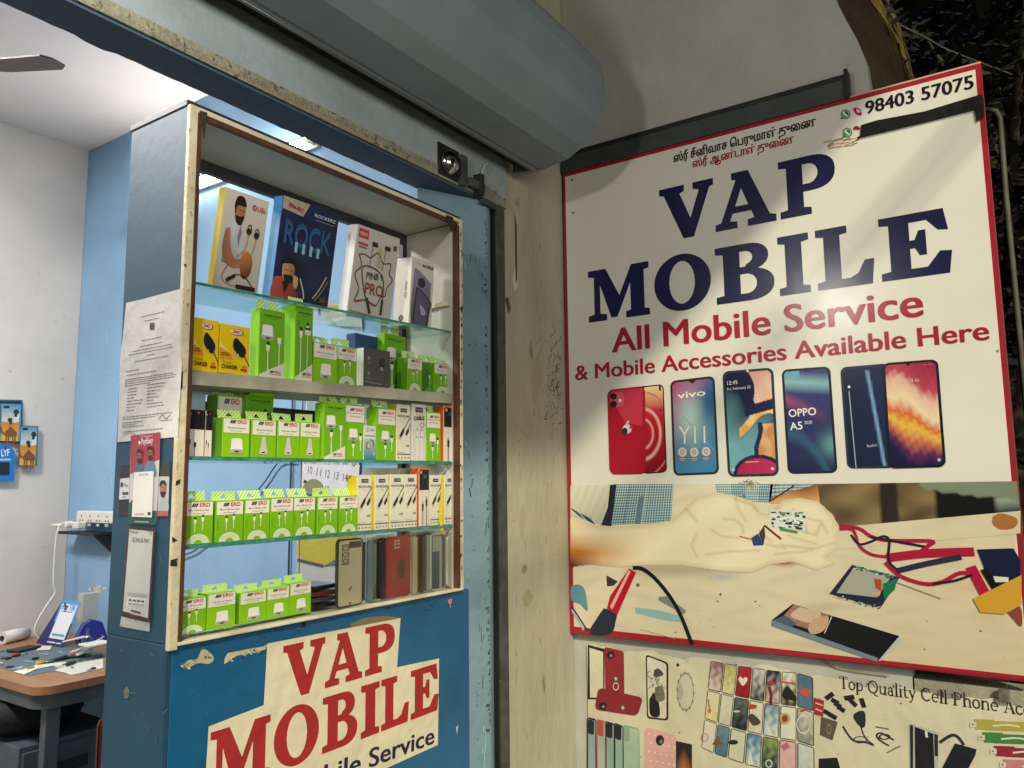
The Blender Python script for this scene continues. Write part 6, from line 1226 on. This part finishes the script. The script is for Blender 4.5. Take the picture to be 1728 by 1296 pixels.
# payment stand
bl,br_=on(75,1088,2,ZD+.001),on(106,1093,2,ZD+.001); yy=(bl.y+br_.y)/2+.055; tl_,tr_=on(106,1010,1,yy),on(138,1012,1,yy); tl_.z=tr_.z=(tl_.z+tr_.z)/2
ps=empty('payment_stand',bl,'blue and white folded payment stand printed PAYTM standing on the desk','payment stand')
O=Vector(bl); ux=(br_-bl); uz=(tl_-bl); nn=ux.cross(uz).normalized()
A=Art(lambda a,b,L: ux*a+uz*b+nn*(.0005*(L+1)),None)
A.rect(0,0,1,1,'#202a68',0); A.rect(0,.52,1,1,'#4c94d4',1); A.poly([(.10,.16),(.92,.16),(.92,.93),(.10,.93)],'#dfe2e6',2)
A.text('Pay',(.18,.80),(.48,.80),.14*1,'#1c2458',5,.03,2); A.text('TM',(.50,.80),(.85,.80),.14,'#7ab0e0',5,.03,2); A.rect(.2,.755,.8,.772,'#77809a',4); A.rect(.2,.22,.85,.27,'#4ca0b0',4); A.rect(.10,.06,.55,.09,'#c8ccd8',3); A.rect(.6,.06,.85,.09,'#c8ccd8',3)
A.v=[v for v in A.v]
B=MB(); k=B.mi(mat('stand_blue','#1c2460',.5)); back=(ux.normalized()*.02+Vector((0,.10,0))); v_=[B.bm.verts.new(p) for p in (Vector((0,0,0)),ux,uz,ux+uz,back,ux+back)]
for f in ((0,1,3,2),(0,2,4),(1,5,3),(2,3,5,4),(0,4,5,1)): B.bm.faces.new([v_[i] for i in f])
A.build('card',PR,ps,B)
# tape dispenser
a_=on(133,1090,2,ZD+.003); B=MB(); B.prism([(0,0),(.11,0),(.115,.02),(.09,.09),(.05,.105),(.015,.085),(-.01,.03)],1,0,.05,mat('blue_plastic','#20308c',.25),False); o=B.build('tape_dispenser'); o.location=a_; o.rotation_euler=(0,0,R(-15)); tag(o,'glossy blue tape dispenser beside the payment stand','tape dispenser')
# pliers and scraps
pl=on(100,1112,2,ZD+.008); B=MB(); B.tube([(-.06,-.005,0),(0,0,0),(.03,.004,0)],[.003,.008,.011],M_black,8); B.tube([(.03,.004,0),(.07,.03,0),(.11,.03,0)],.006,mat('orange_grip','#9a3c20',.5),8); B.tube([(.03,.004,0),(.07,-.02,0),(.11,-.02,0)],.006,M_black,8); o=B.build('pliers'); o.location=pl; tag(o,'small pliers with orange and black handles lying on the desk mat','pliers')
for i,(x,y,lb) in enumerate(((150,1105,'tangled white wires at the right end of the desk'),(160,1085,'looped pale wires beside the tape dispenser'))):
    p=on(x,y,2,ZD+.006); B=MB(); B.tube(curve([(random.gauss(0,.05),random.gauss(0,.03),random.random()*.05) for _ in range(9)],6),.003,M_cable,6); o=B.build('loose_wire'); o.location=p; tag(o,lb,'wire')
def onesk(px,py,dz=0): p=on(px,py,2,ZD); return Vector((p.x,p.y,ZD+dz))
for i,(pa,pb,c,lb) in enumerate((((20,1110),(46,1106),'#8c2a20','thin red handled screwdriver at the left of the desk mat'),((60,1124),(92,1118),'#c8a020','yellow handled screwdriver near the front edge of the desk mat'),((112,1126),(138,1116),'#2a2a30','black handled screwdriver beside the long white paper'))):
    a_,b_=onesk(*pa,.010),onesk(*pb,.008); m_=a_.lerp(b_,.5); B=MB(); B.tube([a_,a_.lerp(b_,.06),m_],[.005,.009,.007],mat('handle_'+c.lstrip('#'),c,.35),10); B.tube([m_,b_],.003,M_chrome,8); tag(B.build('screwdriver'),lb,'screwdriver')
p=onesk(146,1108,.002); B=MB(); B.tube([(0,0,0),(0,0,.07),(0,0,.078),(0,0,.11)],[.022,.022,.008,.006],clear('bottle_plastic',(.85,.88,.86),gloss=.08,rough=.1),14); o=B.build('bottle'); o.location=p; tag(o,'small clear plastic bottle among white wires at the right of the desk','bottle')
p=onesk(160,1110,.002); B=MB(); B.box((-.05,-.04,0),(.05,.04,.05),clear('bottle_plastic'),.004); B.box((-.05,-.04,.0502),(.05,.04,.058),M_white,.002); o=B.build('plastic_tub'); o.location=p; tag(o,'clear plastic tub with a white lid at the right of the desk','tub')
rq=random.Random(5)
for i in range(14):
    x=rq.uniform(5,165); y=rq.uniform(1098,1134); p=onesk(x,y,.0022+i*.0002); B=MB(); a_=rq.uniform(.008,.03); B.box((0,0,0),(a_,a_*rq.uniform(.4,1.2),rq.uniform(.002,.008)),mat('scrap_%d'%(i%4),['#c8c4b8','#2c2e30','#8c9a98','#a87c4c'][i%4],.5),.0006)
    o=B.build('spare_part'); o.location=p; o.rotation_euler=(0,0,rq.random()*3); tag(o,'tiny phone repair parts and scraps scattered over the desk mat','repair part','loose repair parts scattered on the desk')
# drawer unit, bag, chair under the desk
e=empty('drawer_unit',(1.42,3.12,.05),'dark grey steel drawer unit standing under the desk','drawer unit')
B=MB(); B.box((0,0,0),(.36,.45,.52),M_steel,.003); B.build('cabinet_body',e)
for k in range(2): B=MB(); B.box((.01,-.012,.28-.25*k),(.35,-.0005,.50-.25*k),M_steel,.003); dr=B.build('drawer',e); B=MB(); B.box((.10,-.022,.40-.25*k),(.24,-.0125,.44-.25*k),M_black,.002); B.build('handle',dr)
bp=Vector((1.55,3.3,.571)); bm_=bmesh.new(); bmesh.ops.create_icosphere(bm_,subdivisions=3,radius=1)
for v in bm_.verts: v.co=Vector((v.co.x*.17,v.co.y*.12,max(-.08,v.co.z*.10)))*(1+.12*math.sin(v.co.x*9+v.co.y*7)); v.co.z+=.084
B=MB(); B.merge(bm_,mat('black_fabric','#15151a',.8,bump=.5),None,True); o=B.build('black_bag'); o.location=bp; tag(o,'soft black bag lying on the drawer unit under the desk','bag')
e=empty('chair',(1.42,2.62,.05),'dark red plastic chair pushed under the desk behind the cabinet','chair')
RC=mat('dark_red_plastic','#5a1518',.4)
B=MB(); B.box((0,0,.38),(.40,.38,.42),RC,.015); B.build('seat',e); B=MB(); B.box((.0,-.03,.43),(.40,-.0,.70),RC,.02); B.build('backrest',e)
for x in (.03,.35):
    for y in (.03,.33): B=MB(); B.tube([(x,y,0),(x,y,.379)],.018,RC,8); B.build('leg',e)
# shutter lock on the beam
e=empty('shutter_lock',on(757,275,1,YL-.005),'scratched round metal shutter lock with its latch plate on the beam','shutter lock')
bm_=bmesh.new(); bmesh.ops.create_uvsphere(bm_,u_segments=24,v_segments=12,radius=.036)
for v in bm_.verts:
    if v.co.y>0: v.co.y=0
    v.co.y*=.8
B=MB(); B.merge(bm_,M_chrome,None,True); B.build('lock_dome',e)
B=MB(); B.box((-.045,.001,-.045),(.05,.0045,.05),M_black,.002); B.build('back_plate',e)
B=MB(); B.box((.045,-.012,-.05),(.075,.004,.04),M_guide,.002); B.box((.075,-.02,-.045),(.15,.004,-.02),M_guide,.002); B.box((.12,-.024,-.06),(.14,.004,.005),M_black,.002); B.box((.15,-.008,-.075),(.225,.004,-.058),M_guide,.001); B.build('latch',e)
B=MB(); c_=[(.185+.035*math.cos(R(a_)),-.006,.005+.05*math.sin(R(a_))) for a_ in range(90,200,10)]; B.tube(c_,.003,mat('bright_wire','#a8aaa8',.4),6); B.build('wire_loop',e)
# =====================================================================
# TREES BEHIND THE SIGN
# =====================================================================
LM=[mat('leaf_dark','#080b05',.85),mat('leaf_mid','#12160a',.75),mat('leaf_lit_tone','#33341a',.6)]  # the palest leaves stand for lit ones, the light is in their colour
def tree(c,rad,n,label,hgt_,seed):
    rn=random.Random(seed); e=empty('street_tree',(c[0],c[1],0),label,'tree',None)
    B=MB(); B.tube(curve([(0,0,0),(.05,.03,hgt_*.4),(-.04,0,hgt_*.7),(0,0,hgt_)],6),[.11-.07*i/18 for i in range(19)],mat('bark','#3a3024',.9,bump=1,bs=20),10)
    for k in range(9):
        a_=k*2.4; B.tube(curve([(0,0,hgt_*.55+k*.08),(rad*.4*math.cos(a_),rad*.4*math.sin(a_),hgt_*.65+k*.15),(rad*.85*math.cos(a_),rad*.85*math.sin(a_),hgt_*.7+k*.2)],5),[.035-.0028*i for i in range(11)],MC['bark'],6)
    B.build('trunk',e)
    V=[];Fc=[];mi=[]; cl=[(rn.gauss(0,.5)*rad,rn.gauss(0,.5)*rad,hgt_*.85+rn.gauss(0,.45)*rad) for _ in range(46)]
    for i in range(n):
        q=rn.choice(cl); s=.025+rn.random()**2*.075; p=Vector((q[0]+rn.gauss(0,.20)*rad,q[1]+rn.gauss(0,.20)*rad,q[2]+rn.gauss(0,.16)*rad))
        if p.x+c[0]<2.95 or p.z<.1: continue
        d=Vector((rn.gauss(0,1),rn.gauss(0,1),rn.gauss(0,.7)-.3)).normalized(); w_=d.orthogonal().normalized()*s*.38; b=len(V)
        V+=[p,p+d*s*.5+w_,p+d*s,p+d*s*.5-w_]; Fc.append((b,b+1,b+2,b+3)); mi.append(0 if rn.random()<.80 else (1 if rn.random()<.90 else 2))
    me=bpy.data.meshes.new('crown'); me.from_pydata(V,[],Fc); [me.materials.append(m) for m in LM]; me.polygons.foreach_set('material_index',mi); o=bpy.data.objects.new('crown',me); link(o,e)
tree((3.9,.1,0),1.0,9000,'dark leafy tree behind the sign, nearest to its top right corner',3.3,3)
tree((5.2,1.4,0),1.2,8000,'dark leafy tree farther back beside the wall end',4.3,5)
tree((4.3,-.9,0),.9,6000,'dark bushy tree low at the right edge behind the sign pole',1.8,8)
tree((6.5,-.6,0),1.6,7000,'tall dark tree far behind the sign pole',4.0,11)
B=MB(); B.tube(curve([on(1518,42,0,2.9),on(1560,62,0,3.0),on(1605,86,0,3.1),on(1720,130,0,3.3)],5),.003,mat('grey_wire','#8a8a80',.6),5); tag(B.build('wire'),'thin grey wire crossing the dark foliage above the sign','wire')
